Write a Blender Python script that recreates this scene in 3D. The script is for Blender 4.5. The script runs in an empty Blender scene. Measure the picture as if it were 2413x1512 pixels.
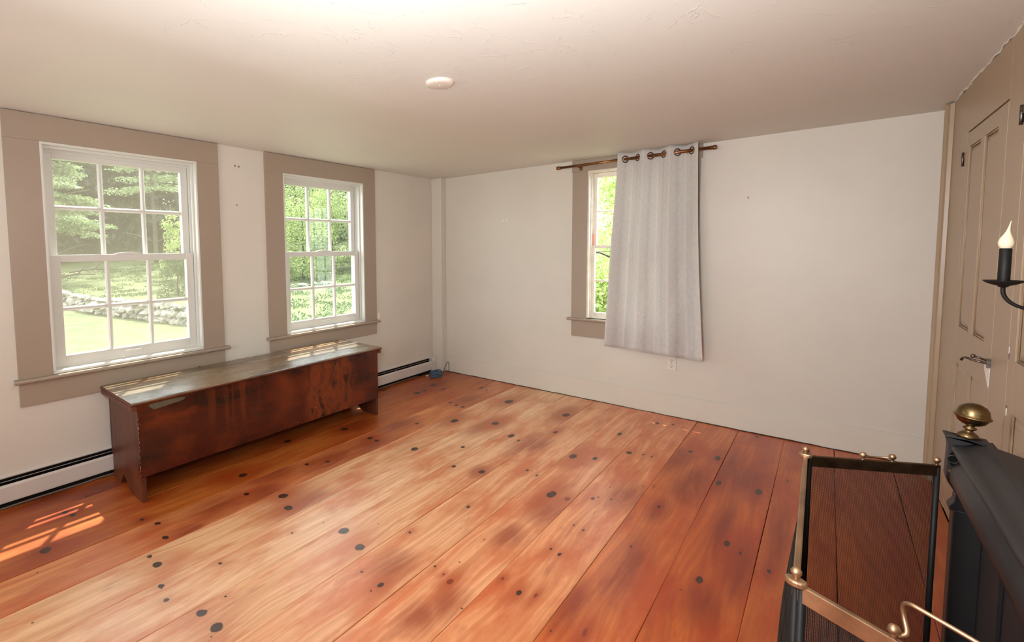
import bpy, bmesh, math, random
from mathutils import Vector, Matrix, noise as mnoise
random.seed(7)
scn = bpy.context.scene
COL = scn.collection
PI = math.pi

# ------------------------------------------------------------------ camera, world, sun, exposure
CW, RW, RH = 3.822, 2413, 1512           # right wall x
YB = -6.2                                # wall behind the camera
CEIL = 2.15
cam_d = bpy.data.cameras.new('camera'); cam = bpy.data.objects.new('camera', cam_d); COL.objects.link(cam)
F, PX, PY = 1108.77, 968.29, 663.06
yaw, pitch, roll = -0.72643, -0.067211, -0.0117985
fw = Vector((math.sin(yaw)*math.cos(pitch), math.cos(yaw)*math.cos(pitch), math.sin(pitch)))
rt = Vector((math.cos(yaw), -math.sin(yaw), 0)); up = rt.cross(fw)
r2 = rt*math.cos(roll)+up*math.sin(roll); u2 = up*math.cos(roll)-rt*math.sin(roll)
cam.matrix_world = Matrix(((r2.x, u2.x, -fw.x, 3.33279), (r2.y, u2.y, -fw.y, -4.19524), (r2.z, u2.z, -fw.z, 1.37135), (0, 0, 0, 1)))
cam_d.sensor_width = 36; cam_d.sensor_fit = 'HORIZONTAL'
cam_d.lens = F/RW*36; cam_d.shift_x = (RW/2-PX)/RW; cam_d.shift_y = (PY-RH/2)/RW
cam_d.clip_start = 0.02; cam_d.clip_end = 300
scn.camera = cam

scn.view_settings.view_transform = 'Standard'
scn.view_settings.look = 'None'
scn.view_settings.gamma = 1
scn.view_settings.use_curve_mapping = False
scn.view_settings.exposure = 0.08

world = bpy.data.worlds.new('sky'); scn.world = world; world.use_nodes = True
wn = world.node_tree; wn.nodes.clear()
wo = wn.nodes.new('ShaderNodeOutputWorld'); wb = wn.nodes.new('ShaderNodeBackground')
tc = wn.nodes.new('ShaderNodeTexCoord'); nz = wn.nodes.new('ShaderNodeTexNoise'); cr = wn.nodes.new('ShaderNodeValToRGB')
nz.inputs['Scale'].default_value = 2.2; nz.inputs['Detail'].default_value = 4
cr.color_ramp.elements[0].position = .35; cr.color_ramp.elements[0].color = (.74, .88, 1.0, 1)
cr.color_ramp.elements[1].position = .6; cr.color_ramp.elements[1].color = (.95, .98, 1.0, 1)
wn.links.new(tc.outputs['Generated'], nz.inputs['Vector']); wn.links.new(nz.outputs['Fac'], cr.inputs['Fac'])
wn.links.new(cr.outputs['Color'], wb.inputs['Color']); wb.inputs['Strength'].default_value = 8.0
wn.links.new(wb.outputs['Background'], wo.inputs['Surface'])

sun_d = bpy.data.lights.new('sun', 'SUN'); sun = bpy.data.objects.new('sun', sun_d); COL.objects.link(sun)
sun_d.energy = 16.0; sun_d.angle = math.radians(.6); sun_d.color = (1, .93, .84)
EL = math.radians(65.5)
sdir = Vector((.815*math.cos(EL), -.58*math.cos(EL), -math.sin(EL)))
sun.rotation_euler = sdir.to_track_quat('-Z', 'Y').to_euler()

def area(name, loc, target, size, energy, color):
    d = bpy.data.lights.new(name, 'AREA'); o = bpy.data.objects.new(name, d); COL.objects.link(o)
    d.shape = 'RECTANGLE'; d.size, d.size_y = size; d.energy = energy; d.color = color
    o.location = loc; o.rotation_euler = (Vector(target)-Vector(loc)).to_track_quat('-Z', 'Y').to_euler()
    return o
# the photographer's flash beside the camera, bounced off the ceiling
area('bounce_flash', (3.0, -4.0, 1.45), (2.6, -2.75, 2.15), (.30, .30), 50, (.97, .98, 1))
# added fill lamp behind the camera; no window is built there
area('rear_fill', (1.9, -6.05, 1.35), (1.9, 0, 1.45), (2.6, 1.3), 42, (.95, .975, 1))

# ------------------------------------------------------------------ materials
def N(nt, typ, **kw):
    n = nt.nodes.new(typ)
    for k, v in kw.items(): setattr(n, k, v)
    return n
def lin(c):
    return tuple((x/255/12.92 if x/255 <= .04045 else ((x/255+.055)/1.055)**2.4) for x in c)
class MT:
    """small material builder"""
    def __init__(s, name):
        s.m = bpy.data.materials.new(name); s.m.use_nodes = True; s.nt = s.m.node_tree
        s.b = s.nt.nodes['Principled BSDF']; s.out = s.nt.nodes['Material Output']
        s.geo = N(s.nt, 'ShaderNodeNewGeometry')
    def link(s, a, b): s.nt.links.new(a, b)
    def set(s, **kw):
        for k, v in kw.items():
            i = s.b.inputs[k.replace('_', ' ')]
            if hasattr(v, 'is_linked') or isinstance(v, bpy.types.NodeSocket): s.link(v, i)
            else: i.default_value = (*v, 1) if isinstance(v, tuple) and len(v) == 3 else v
        return s
    def math(s, op, a, b=None, c=None, clamp=False):
        n = N(s.nt, 'ShaderNodeMath', operation=op, use_clamp=clamp)
        for i, v in enumerate((a, b, c)):
            if v is None: continue
            if isinstance(v, (int, float)): n.inputs[i].default_value = v
            else: s.link(v, n.inputs[i])
        return n.outputs[0]
    def vmath(s, op, a, b=None):
        n = N(s.nt, 'ShaderNodeVectorMath', operation=op)
        for i, v in enumerate((a, b)):
            if v is None: continue
            if isinstance(v, (tuple, list)): n.inputs[i].default_value = v
            else: s.link(v, n.inputs[i])
        return n
    def noise(s, scale=5, detail=3, rough=.5, vec=None, stretch=None, dist=0):
        n = N(s.nt, 'ShaderNodeTexNoise'); n.inputs['Scale'].default_value = scale
        n.inputs['Detail'].default_value = detail; n.inputs['Roughness'].default_value = rough; n.inputs['Distortion'].default_value = dist
        v = vec if vec is not None else s.geo.outputs['Position']
        if stretch: v = s.vmath('MULTIPLY', v, stretch).outputs[0]
        s.link(v, n.inputs['Vector']); return n.outputs['Fac']
    def ramp(s, fac, stops):
        n = N(s.nt, 'ShaderNodeValToRGB'); e = n.color_ramp.elements
        while len(e) < len(stops): e.new(.5)
        for i, (p, c) in enumerate(stops):
            e[i].position = p; e[i].color = (*c, 1) if isinstance(c, tuple) else (c, c, c, 1)
        s.link(fac, n.inputs['Fac']); return n.outputs['Color']
    def mix(s, f, a, b, blend='MIX'):
        n = N(s.nt, 'ShaderNodeMix', data_type='RGBA', blend_type=blend)
        for i, v in ((0, f), (6, a), (7, b)):
            if isinstance(v, (int, float)): n.inputs[i].default_value = v
            elif isinstance(v, tuple): n.inputs[i].default_value = (*v, 1) if len(v) == 3 else v
            else: s.link(v, n.inputs[i])
        return n.outputs[2]
    def bump(s, h, strength=.3, dist=.01, base=None):
        n = N(s.nt, 'ShaderNodeBump'); n.inputs['Strength'].default_value = strength; n.inputs['Distance'].default_value = dist
        s.link(h, n.inputs['Height'])
        if base is not None: s.link(base, n.inputs['Normal'])
        s.link(n.outputs[0], s.b.inputs['Normal']); return n.outputs[0]

def paint(name, rgb, rough=.55, var=.06, bumps=.15, scale=2.0):
    t = MT(name); c = lin(rgb)
    v = t.noise(scale, 4, .6)
    col = t.mix(t.ramp(v, [(.3, 0.0), (.7, 1.0)]), tuple(x*(1-var) for x in c), tuple(min(1, x*(1+var)) for x in c))
    t.set(Base_Color=col, Roughness=rough)
    if bumps: t.bump(t.noise(55, 4, .6), bumps, .002)
    return t.m
def metal(name, rgb, rough=.35, var=.5, metallic=1.0, vs=25):
    t = MT(name); c = lin(rgb)
    v = t.noise(vs, 5, .65)
    t.set(Base_Color=t.mix(t.ramp(v, [(.35, 0.0), (.68, 1.0)]), tuple(x*var for x in c), c), Metallic=metallic,
          Roughness=t.math('MULTIPLY_ADD', v, .3, rough-.12))
    t.bump(v, .12, .002)
    return t.m

M = {}
def wall_mat(name, rgb):
    t = MT(name); c = lin(rgb)
    v = t.noise(1.6, 4, .55); fine = t.noise(24, 5, .6)
    col = t.mix(t.ramp(v, [(.3, 0.0), (.7, 1.0)]), tuple(x*.96 for x in c), tuple(x*1.03 for x in c))
    spots = t.ramp(t.noise(9, 2, .5), [(.20, 1.0), (.235, 0.0)])
    col = t.mix(t.math('MULTIPLY', spots, .18), col, lin((235, 228, 218)))
    h = t.math('ADD', t.math('MULTIPLY', t.noise(3.2, 3, .5), .9), t.math('MULTIPLY', fine, .10))
    t.set(Base_Color=col, Roughness=.42); t.bump(h, .35, .012); return t.m
M['wall'] = wall_mat('white_plaster', (214, 208, 196))
def ceiling_mat():
    t = MT('ceiling_plaster'); c = lin((221, 219, 211))
    pos = t.geo.outputs['Position']
    # trowelled ridges: thin broken arcs, everywhere but on the smooth strip by the window wall
    w = N(t.nt, 'ShaderNodeTexVoronoi', feature='DISTANCE_TO_EDGE'); w.inputs['Scale'].default_value = 4.2
    wv = t.vmath('ADD', t.vmath('MULTIPLY', pos, (1.0, 1.0, .1)).outputs[0], None)
    dn = N(t.nt, 'ShaderNodeTexNoise'); dn.inputs['Scale'].default_value = 2.6; dn.inputs['Detail'].default_value = 5
    t.link(pos, dn.inputs['Vector'])
    dv = t.vmath('SCALE', t.vmath('SUBTRACT', dn.outputs['Color'], (.5, .5, .5)).outputs[0]); dv.inputs['Scale'].default_value = .8
    t.link(dv.outputs[0], wv.inputs[1]); t.link(wv.outputs[0], w.inputs['Vector'])
    ridge = t.ramp(w.outputs['Distance'], [(0.0, 1.0), (.012, 0.0)])
    gate = t.ramp(t.noise(11, 3, .6), [(.47, 0.0), (.60, 1.0)])
    sx = N(t.nt, 'ShaderNodeSeparateXYZ'); t.link(pos, sx.inputs[0])
    side = t.ramp(t.math('MULTIPLY', sx.outputs[0], .25), [(.36, 0.0), (.42, 1.0)])
    h = t.math('MULTIPLY', t.math('MULTIPLY', ridge, gate), side)
    h2 = t.math('ADD', h, t.math('MULTIPLY', t.noise(30, 4, .6), .12))
    h2 = t.math('ADD', h2, t.math('MULTIPLY', t.noise(1.1, 2, .5), 3.5))
    v = t.noise(1.2, 3, .5)
    col = t.mix(t.ramp(v, [(.3, 0.0), (.7, 1.0)]), tuple(x*.97 for x in c), tuple(x*1.02 for x in c))
    t.set(Base_Color=col, Roughness=.55); t.bump(h2, .40, .003); return t.m
M['ceiling'] = ceiling_mat()
M['tan'] = paint('taupe_trim_paint', (161, 145, 128), .38, .03, .12)
M['tanwall'] = paint('tan_panel_paint', (168, 145, 118), .36, .04, .12)
M['white'] = paint('white_vinyl', (214, 213, 206), .3, .02, .0)
M['oldwhite'] = paint('old_white_paint', (226, 216, 202), .42, .10, .3, 14)
M['base'] = paint('white_baseboard_paint', (216, 210, 197), .35, .03, .1)
M['heater'] = paint('heater_enamel', (208, 200, 192), .35, .03, .05)
M['dark'] = paint('dark_gap', (20, 19, 18), .95, .3, 0); M['dark'].node_tree.nodes['Principled BSDF'].inputs['Specular IOR Level'].default_value = .15
M['black'] = paint('black_iron_paint', (22, 21, 20), .55, .3, .1, 20)
M['black'].node_tree.nodes['Principled BSDF'].inputs['Specular IOR Level'].default_value = .3
M['brass'] = metal('aged_brass', (150, 126, 88), .30, .42)
M['bronze'] = metal('bronze_rod', (160, 112, 78), .30, .6)
M['oldbrass'] = metal('old_brass_rail', (196, 164, 132), .42, .62, vs=12)
M['darkbrass'] = metal('tarnished_brass', (112, 88, 66), .42, .5, vs=14)
M['steel'] = metal('worn_steel', (150, 140, 132), .4, .3, vs=60)
M['switch'] = paint('white_plastic', (222, 214, 202), .3, .01, 0)
M['red'] = paint('red_plastic', (190, 82, 60), .4, .1, 0)
M['wax'] = paint('ivory_wax_bulb', (238, 226, 196), .3, .02, 0)
M['spackle'] = paint('spackle', (236, 230, 222), .7, .03, .2)
M['blue'] = paint('blue_cable', (52, 104, 132), .4, .1, 0)
M['cable'] = paint('dark_cable', (40, 34, 32), .5, .1, 0)
t = MT('cast_iron'); v = t.noise(9, 4, .6); f = t.noise(120, 3, .6)
t.set(Base_Color=t.mix(v, lin((24, 26, 30)), lin((44, 40, 40))), Roughness=.5, Specular_IOR_Level=.55); t.bump(f, .12, .002); M['iron'] = t.m
# glass: clear sheet with a mirror-like sheen
def glass_mat():
    t = MT('window_glass'); nt = t.nt; nt.nodes.remove(t.b)
    tr = N(nt, 'ShaderNodeBsdfTransparent'); gl = N(nt, 'ShaderNodeBsdfGlossy'); gl.inputs['Roughness'].default_value = .02
    lw = N(nt, 'ShaderNodeLayerWeight'); lw.inputs['Blend'].default_value = .5; mx = N(nt, 'ShaderNodeMixShader')
    fr = N(nt, 'ShaderNodeMath', operation='MULTIPLY_ADD'); fr.inputs[1].default_value = .25; fr.inputs[2].default_value = .02
    nt.links.new(t.math('POWER', lw.outputs['Facing'], 5), fr.inputs[0])
    tr.inputs['Color'].default_value = (.95, .97, .95, 1)
    nt.links.new(fr.outputs[0], mx.inputs[0]); nt.links.new(tr.outputs[0], mx.inputs[1]); nt.links.new(gl.outputs[0], mx.inputs[2])
    nt.links.new(mx.outputs[0], t.out.inputs['Surface']); return t.m
M['glass'] = glass_mat()
def screen_mat(name, op, rgb):
    t = MT(name); nt = t.nt; nt.nodes.remove(t.b)
    tr = N(nt, 'ShaderNodeBsdfTransparent'); df = N(nt, 'ShaderNodeBsdfDiffuse'); df.inputs['Color'].default_value = (*lin(rgb), 1)
    tl = N(nt, 'ShaderNodeBsdfTranslucent'); tl.inputs['Color'].default_value = (*lin(rgb), 1)
    a = N(nt, 'ShaderNodeMixShader'); a.inputs[0].default_value = .5
    nt.links.new(df.outputs[0], a.inputs[1]); nt.links.new(tl.outputs[0], a.inputs[2])
    mx = N(nt, 'ShaderNodeMixShader'); mx.inputs[0].default_value = op
    nt.links.new(tr.outputs[0], mx.inputs[1]); nt.links.new(a.outputs[0], mx.inputs[2]); nt.links.new(mx.outputs[0], t.out.inputs['Surface']); return t.m
M['screen'] = screen_mat('insect_screen', .34, (158, 149, 131))
M['screen2'] = screen_mat('fine_insect_screen', .10, (140, 138, 124))

# pine floor: one material per plank, with the knots that plank has
KNOTS = {
0: [(0.24,-3.492,0.03,0.018,'d'),(0.102,-0.976,0.035,0.031,'d')],
1: [(0.446,-2.314,0.042,0.031,'d'),(0.417,-0.842,0.051,0.055,'d'),(0.43,-0.743,0.038,0.044,'d'),(0.34,-3.622,0.033,0.018,'h'),(0.402,-3.601,0.03,0.016,'d'),(0.376,-0.544,0.044,0.05,'h')],
2: [(0.677,-2.786,0.041,0.031,'d'),(0.728,-3.375,0.02,0.011,'h'),(0.659,-3.765,0.043,0.026,'h'),(0.584,-1.893,0.043,0.036,'d'),(0.53,-0.585,0.035,0.039,'d')],
3: [(0.904,-2.892,0.026,0.018,'d'),(0.825,-3.337,0.028,0.015,'d'),(0.98,-3.359,0.029,0.017,'d'),(0.862,-1.886,0.034,0.031,'h'),(0.931,-1.888,0.026,0.025,'d'),(0.836,-0.872,0.025,0.03,'d'),(0.92,-0.892,0.023,0.029,'d'),(0.99,-0.893,0.025,0.03,'d'),(0.8,-0.311,0.029,0.039,'h'),(0.887,-0.35,0.02,0.025,'d'),(0.939,-1.447,0.024,0.024,'d'),(0.859,-2.444,0.025,0.019,'d'),(0.928,-2.33,0.024,0.019,'d')],
4: [(1.081,-2.766,0.044,0.033,'h'),(1.21,-2.817,0.043,0.032,'h'),(1.075,-3.463,0.021,0.013,'g'),(1.16,-3.46,0.035,0.024,'g'),(1.238,-1.82,0.038,0.039,'d'),(1.133,-1.213,0.045,0.052,'h'),(1.225,-0.512,0.052,0.069,'h')],
5: [(1.412,-1.053,0.043,0.048,'h'),(1.477,-1.583,0.022,0.023,'d'),(1.418,-2.935,0.011,0.008,'d'),(1.367,-3.275,0.015,0.01,'g'),(1.316,-3.503,0.025,0.014,'g'),(1.418,-3.521,0.02,0.013,'g')],
6: [(1.6,-2.764,0.042,0.036,'g'),(1.755,-2.798,0.037,0.032,'g'),(1.602,-1.856,0.021,0.025,'d'),(1.775,-1.806,0.03,0.034,'d'),(1.632,-1.189,0.034,0.047,'d'),(1.715,-1.232,0.017,0.023,'d'),(1.758,-0.517,0.045,0.064,'h'),(1.59,-3.46,0.038,0.024,'g'),(1.702,-3.454,0.039,0.029,'g'),(1.577,-3.358,0.009,0.008,'d')],
7: [(1.938,-2.187,0.016,0.019,'d'),(1.848,-0.914,0.024,0.035,'h'),(1.978,-1.599,0.013,0.018,'d'),(2.054,-1.622,0.013,0.017,'d'),(2.003,-2.91,0.02,0.018,'h'),(1.883,-2.904,0.011,0.01,'d'),(1.852,-2.56,0.011,0.012,'d')],
8: [(2.115,-1.227,0.035,0.05,'h'),(2.219,-1.776,0.035,0.055,'h'),(2.305,-1.769,0.024,0.031,'r'),(2.225,-0.652,0.023,0.044,'d'),(2.236,-1.171,0.021,0.034,'d'),(2.159,-2.689,0.009,0.01,'r'),(2.207,-2.705,0.02,0.025,'r'),(2.1,-2.672,0.009,0.009,'d'),(2.157,-2.374,0.006,0.007,'d')],
9: [(2.484,-1.997,0.01,0.018,'d'),(2.434,-1.984,0.007,0.012,'d'),(2.427,-2.231,0.01,0.011,'d'),(2.476,-2.245,0.011,0.018,'d'),(2.375,-0.245,0.024,0.035,'d'),(2.477,-0.2,0.015,0.031,'d'),(2.378,-0.942,0.028,0.031,'d'),(2.46,-0.916,0.011,0.021,'d'),(2.51,-0.908,0.011,0.022,'d'),(2.41,-1.673,0.016,0.022,'g'),(2.428,-1.64,0.009,0.011,'g'),(2.49,-1.622,0.01,0.016,'d'),(2.453,-2.579,0.016,0.021,'h'),(2.511,-2.548,0.01,0.018,'r'),(2.362,-2.549,0.01,0.012,'r'),(2.58,-1.352,0.005,0.01,'d')],
10: [(2.684,-0.659,0.018,0.033,'d'),(2.84,-0.662,0.026,0.054,'h'),(2.707,-1.533,0.011,0.02,'h'),(2.699,-1.978,0.007,0.011,'d'),(2.632,-2.67,0.005,0.008,'d'),(2.727,-2.598,0.012,0.029,'r'),(2.63,-0.704,0.008,0.016,'d'),(2.627,-1.318,0.005,0.011,'d')],
11: [(2.9,-1.034,0.02,0.049,'h'),(3.086,-1.01,0.029,0.051,'d'),(2.991,-0.073,0.017,0.031,'d'),(3.027,-1.673,0.02,0.037,'d'),(3.084,-1.713,0.008,0.019,'h'),(2.981,-2.03,0.019,0.033,'d')],
12: [(3.19,-1.776,0.012,0.022,'h'),(3.2,-.75,.008,.014,'d')],
}
# darker heartwood patches in the boards
STAINS = {0: [(0.21, -3.4, 0.12, 0.1), (0.08, -3.63, 0.12, 0.096)], 2: [(0.59, -1.77, 0.12, 0.156)], 3: [(0.9, -0.7, 0.12, 0.178), (0.96, -1.94, 0.12, 0.153), (0.92, -2.29, 0.12, 0.165), (0.8, -2.66, 0.12, 0.118), (0.91, -3.04, 0.12, 0.141), (0.85, -1.56, 0.12, 0.14), (0.96, -2.82, 0.12, 0.101), (1.02, -3.25, 0.077, 0.058)], 4: [(1.07, -1.19, 0.12, 0.116), (1.23, -2.72, 0.12, 0.104)], 5: [(1.36, -1.13, 0.12, 0.18)], 6: [(1.81, -1.23, 0.12, 0.18), (1.74, -0.51, 0.12, 0.145), (1.76, -1.81, 0.065, 0.063)], 7: [(1.96, -2.78, 0.093, 0.082), (1.86, -1.2, .08, .12)], 8: [(2.27, -1.94, 0.091, 0.103), (2.27, -2.81, 0.064, 0.074), (2.23, -2.93, 0.07, 0.073), (2.23, -2.27, 0.07, 0.079)], 9: [(2.55, -1.53, 0.109, 0.127)], 10: [(2.79, -1.08, 0.098, 0.16), (2.65, -0.83, 0.09, 0.179), (2.71, -1.57, 0.058, 0.114), (2.73, -2.12, 0.077, 0.211), (2.78, -1.22, 0.111, 0.139), (2.64, -2.49, 0.055, 0.122)], 11: [(3.02, -0.89, 0.113, 0.175), (2.92, -0.76, 0.102, 0.209), (3.09, -1.85, 0.071, 0.187), (3.02, -2.16, 0.075, 0.096), (2.99, -1.53, 0.045, 0.23)], 12: [(3.2, -1.48, 0.05, 0.226)]}
SEAMS = [0.0, .245, .51, .776, 1.033, 1.285, 1.546, 1.81, 2.075, 2.335, 2.606, 2.873, 3.142, 3.405, 3.67, CW]
# wood colour of each board (window sheen painted into the pale mid-room boards; deep orange ones near the chest and hearth)
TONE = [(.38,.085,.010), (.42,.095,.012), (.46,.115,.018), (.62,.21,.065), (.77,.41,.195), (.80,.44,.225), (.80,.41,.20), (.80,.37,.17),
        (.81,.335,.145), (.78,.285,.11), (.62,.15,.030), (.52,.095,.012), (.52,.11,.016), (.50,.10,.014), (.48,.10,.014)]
def plank_mat(i):
    t = MT('pine_board_%d' % i); pos = t.geo.outputs['Position']
    off = (7.3*i, 3.1*i, 0)
    P = t.vmath('MULTIPLY', pos, (1, 1, 0)).outputs[0]
    jn = N(t.nt, 'ShaderNodeTexNoise'); jn.inputs['Scale'].default_value = 22; jn.inputs['Detail'].default_value = 3; t.link(pos, jn.inputs['Vector'])
    jit = t.vmath('MULTIPLY', t.vmath('SUBTRACT', jn.outputs['Color'], (.5, .5, .5)).outputs[0], (.014, .024, 0)).outputs[0]
    PJ = t.vmath('ADD', P, jit).outputs[0]
    wx = None; kn = None; halo = None; red = None; kin = None
    for (kx, ky, a, b, kind) in KNOTS.get(i, []):
        a *= .62; b *= .78
        d = t.vmath('SUBTRACT', P, (kx, ky, 0)).outputs[0]
        e = t.vmath('MULTIPLY', t.vmath('SUBTRACT', PJ, (kx, ky, 0)).outputs[0], (1/a, 1/b, 0)).outputs[0]
        r = t.vmath('LENGTH', e).outputs['Value']
        L = t.vmath('MULTIPLY', d, (1/(a*3.6), 1/(b*5.5), 0)).outputs[0]
        rl = t.vmath('DOT_PRODUCT', L, L).outputs['Value']
        w = t.math('EXPONENT', t.math('MULTIPLY', rl, -1))
        mask = N(t.nt, 'ShaderNodeMapRange', interpolation_type='SMOOTHSTEP'); t.link(r, mask.inputs[0])
        mask.inputs[1].default_value = 1.12; mask.inputs[2].default_value = .8; mask = mask.outputs[0]
        # rays of grain bend round the knot
        sx = N(t.nt, 'ShaderNodeSeparateXYZ'); t.link(d, sx.inputs[0])
        q = t.math('MULTIPLY', t.math('MULTIPLY', sx.outputs[0], w), -.75)
        wx = q if wx is None else t.math('ADD', wx, q)
        kd = N(t.nt, 'ShaderNodeMapRange', interpolation_type='SMOOTHSTEP'); t.link(r, kd.inputs[0]); kd.inputs[1].default_value = .85; kd.inputs[2].default_value = .35; kd = kd.outputs[0]
        if kind != 'r': kin = kd if kin is None else t.math('MAXIMUM', kin, kd)
        if kind == 'r': red = mask if red is None else t.math('MAXIMUM', red, mask)
        else: kn = mask if kn is None else t.math('MAXIMUM', kn, mask)
        w_ = w if kind in 'hr' else t.math('MULTIPLY', w, .45)
        halo = w_ if halo is None else t.math('MAXIMUM', halo, w_)
    sp = N(t.nt, 'ShaderNodeSeparateXYZ'); t.link(pos, sp.inputs[0])
    X = sp.outputs[0] if wx is None else t.math('ADD', sp.outputs[0], wx)
    # slow wander of the grain along the board
    wander = t.math('MULTIPLY', t.math('SUBTRACT', t.noise(1, 2, .5, vec=t.vmath('ADD', t.vmath('MULTIPLY', pos, (3.0, .9, 0)).outputs[0], off).outputs[0]), .5), .16)
    X = t.math('ADD', X, wander)
    cb = N(t.nt, 'ShaderNodeCombineXYZ'); t.link(X, cb.inputs[0]); t.link(sp.outputs[1], cb.inputs[1]); cb.inputs[2].default_value = i*1.7
    G = cb.outputs[0]
    rings = t.noise(1, 2, .55, vec=G, stretch=(55, 1.2, 1))
    fine = t.noise(1, 4, .7, vec=G, stretch=(300, 9, 1))
    blotch = t.noise(1, 4, .6, vec=t.vmath('ADD', t.vmath('MULTIPLY', pos, (6.5, 2.1, 0)).outputs[0], off).outputs[0])
    blotch2 = t.noise(1, 3, .6, vec=t.vmath('ADD', t.vmath('MULTIPLY', pos, (13, 3.2, 0)).outputs[0], (5.5*i+40, 2, 0)).outputs[0])
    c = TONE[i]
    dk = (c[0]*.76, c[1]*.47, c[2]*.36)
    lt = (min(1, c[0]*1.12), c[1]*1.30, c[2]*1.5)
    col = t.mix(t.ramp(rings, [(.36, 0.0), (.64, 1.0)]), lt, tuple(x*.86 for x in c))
    col = t.mix(t.math('MULTIPLY', t.ramp(fine, [(.50, 0.0), (.72, 1.0)]), .38), col, dk)
    col = t.mix(t.math('MULTIPLY', t.ramp(blotch, [(.45, 0.0), (.64, 1.0)]), .92), col, dk)
    col = t.mix(t.math('MULTIPLY', t.ramp(blotch2, [(.60, 0.0), (.74, 1.0)]), .55), col, (c[0]*.45, c[1]*.30, c[2]*.3))
    streak = t.noise(1, 4, .6, vec=G, stretch=(26, .9, 1))
    col = t.mix(t.math('MULTIPLY', t.ramp(streak, [(.54, 0.0), (.70, 1.0)]), .6), col, (c[0]*.82, c[1]*.42, c[2]*.25))
    stain = None
    for (kx, ky, a, b) in STAINS.get(i, []):
        L = t.vmath('MULTIPLY', t.vmath('SUBTRACT', P, (kx, ky, 0)).outputs[0], (1/(a*1.1), 1/(b*1.7), 0)).outputs[0]
        q = t.math('EXPONENT', t.math('MULTIPLY', t.vmath('DOT_PRODUCT', L, L).outputs['Value'], -1))
        stain = q if stain is None else t.math('MAXIMUM', stain, q)
    if stain is not None:
        sn = t.math('MULTIPLY', stain, t.math('MULTIPLY_ADD', t.noise(1, 4, .65, vec=G, stretch=(40, 3.5, 1)), 1.5, .15), clamp=True)
        col = t.mix(t.ramp(sn, [(.20, 0.0), (.90, .92)]), col, (c[0]*.46, c[1]*.26, c[2]*.22))
    if halo is not None: col = t.mix(t.math('MULTIPLY', halo, .88), col, (c[0]*.55, c[1]*.26, c[2]*.16))
    if red is not None: col = t.mix(t.math('MULTIPLY', red, .8), col, (.20, .025, .006))
    if kn is not None:
        col = t.mix(t.math('MULTIPLY', kn, .95), col, (.016, .006, .004))
        col = t.mix(t.math('MULTIPLY', kin, t.ramp(t.noise(60, 3, .6), [(.35, .1), (.7, .75)])), col, (.085, .030, .014))
    # pinholes, scuffs
    vor = N(t.nt, 'ShaderNodeTexVoronoi'); vor.inputs['Scale'].default_value = 7.5; t.link(t.vmath('ADD', pos, off).outputs[0], vor.inputs['Vector'])
    col = t.mix(t.ramp(vor.outputs['Distance'], [(.030, .85), (.040, 0.0)]), col, (.03, .012, .008))
    scf = t.noise(1, 5, .7, vec=pos, stretch=(18, 18, 1), dist=1.5)
    t.set(Base_Color=col, Roughness=t.math('MULTIPLY_ADD', scf, .20, .28), Specular_IOR_Level=.55, Coat_Weight=.22, Coat_Roughness=.40, Coat_IOR=1.5)
    h = t.math('ADD', t.math('MULTIPLY', rings, .5), t.math('ADD', t.math('MULTIPLY', fine, .25), t.math('MULTIPLY', t.noise(3.5, 2, .5), 2.2)))
    t.bump(h, .12, .004)
    return t.m
def chest_mat(name, base, dark, orange, axis, amount=.5, rough=.33):
    """stained old pine; axis = direction of the grain"""
    t = MT(name); pos = t.geo.outputs['Position']
    st = {'y': (30, 1.6, 34), 'z': (34, 34, 1.6)}[axis]
    g = t.noise(1, 4, .6, vec=pos, stretch=st, dist=.4)
    b = t.noise(1, 4, .65, vec=pos, stretch={'y': (6, 2.3, 7), 'z': (7, 7, 2.2)}[axis])
    o = t.noise(1, 3, .6, vec=t.vmath('ADD', pos, (3, 4.2, 1)).outputs[0], stretch=(3, 2.6, 3.4))
    sc = t.noise(1, 5, .7, vec=pos, stretch=(40, 40, 40), dist=2)
    col = t.mix(t.ramp(g, [(.36, 0.0), (.66, 1.0)]), base, tuple(x*.6 for x in base))
    col = t.mix(t.math('MULTIPLY', t.ramp(o, [(.48, 0.0), (.66, 1.0)]), amount), col, orange)
    col = t.mix(t.ramp(b, [(.50, 0.0), (.68, .92)]), col, dark)
    col = t.mix(t.ramp(sc, [(.70, 0.0), (.76, .5)]), col, tuple(min(1, x*1.8+.03) for x in orange))
    t.set(Base_Color=col, Roughness=t.math('MULTIPLY_ADD', sc, .25, rough-.1), Specular_IOR_Level=.5)
    t.bump(t.math('ADD', g, sc), .18, .003)
    return t, col
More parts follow.
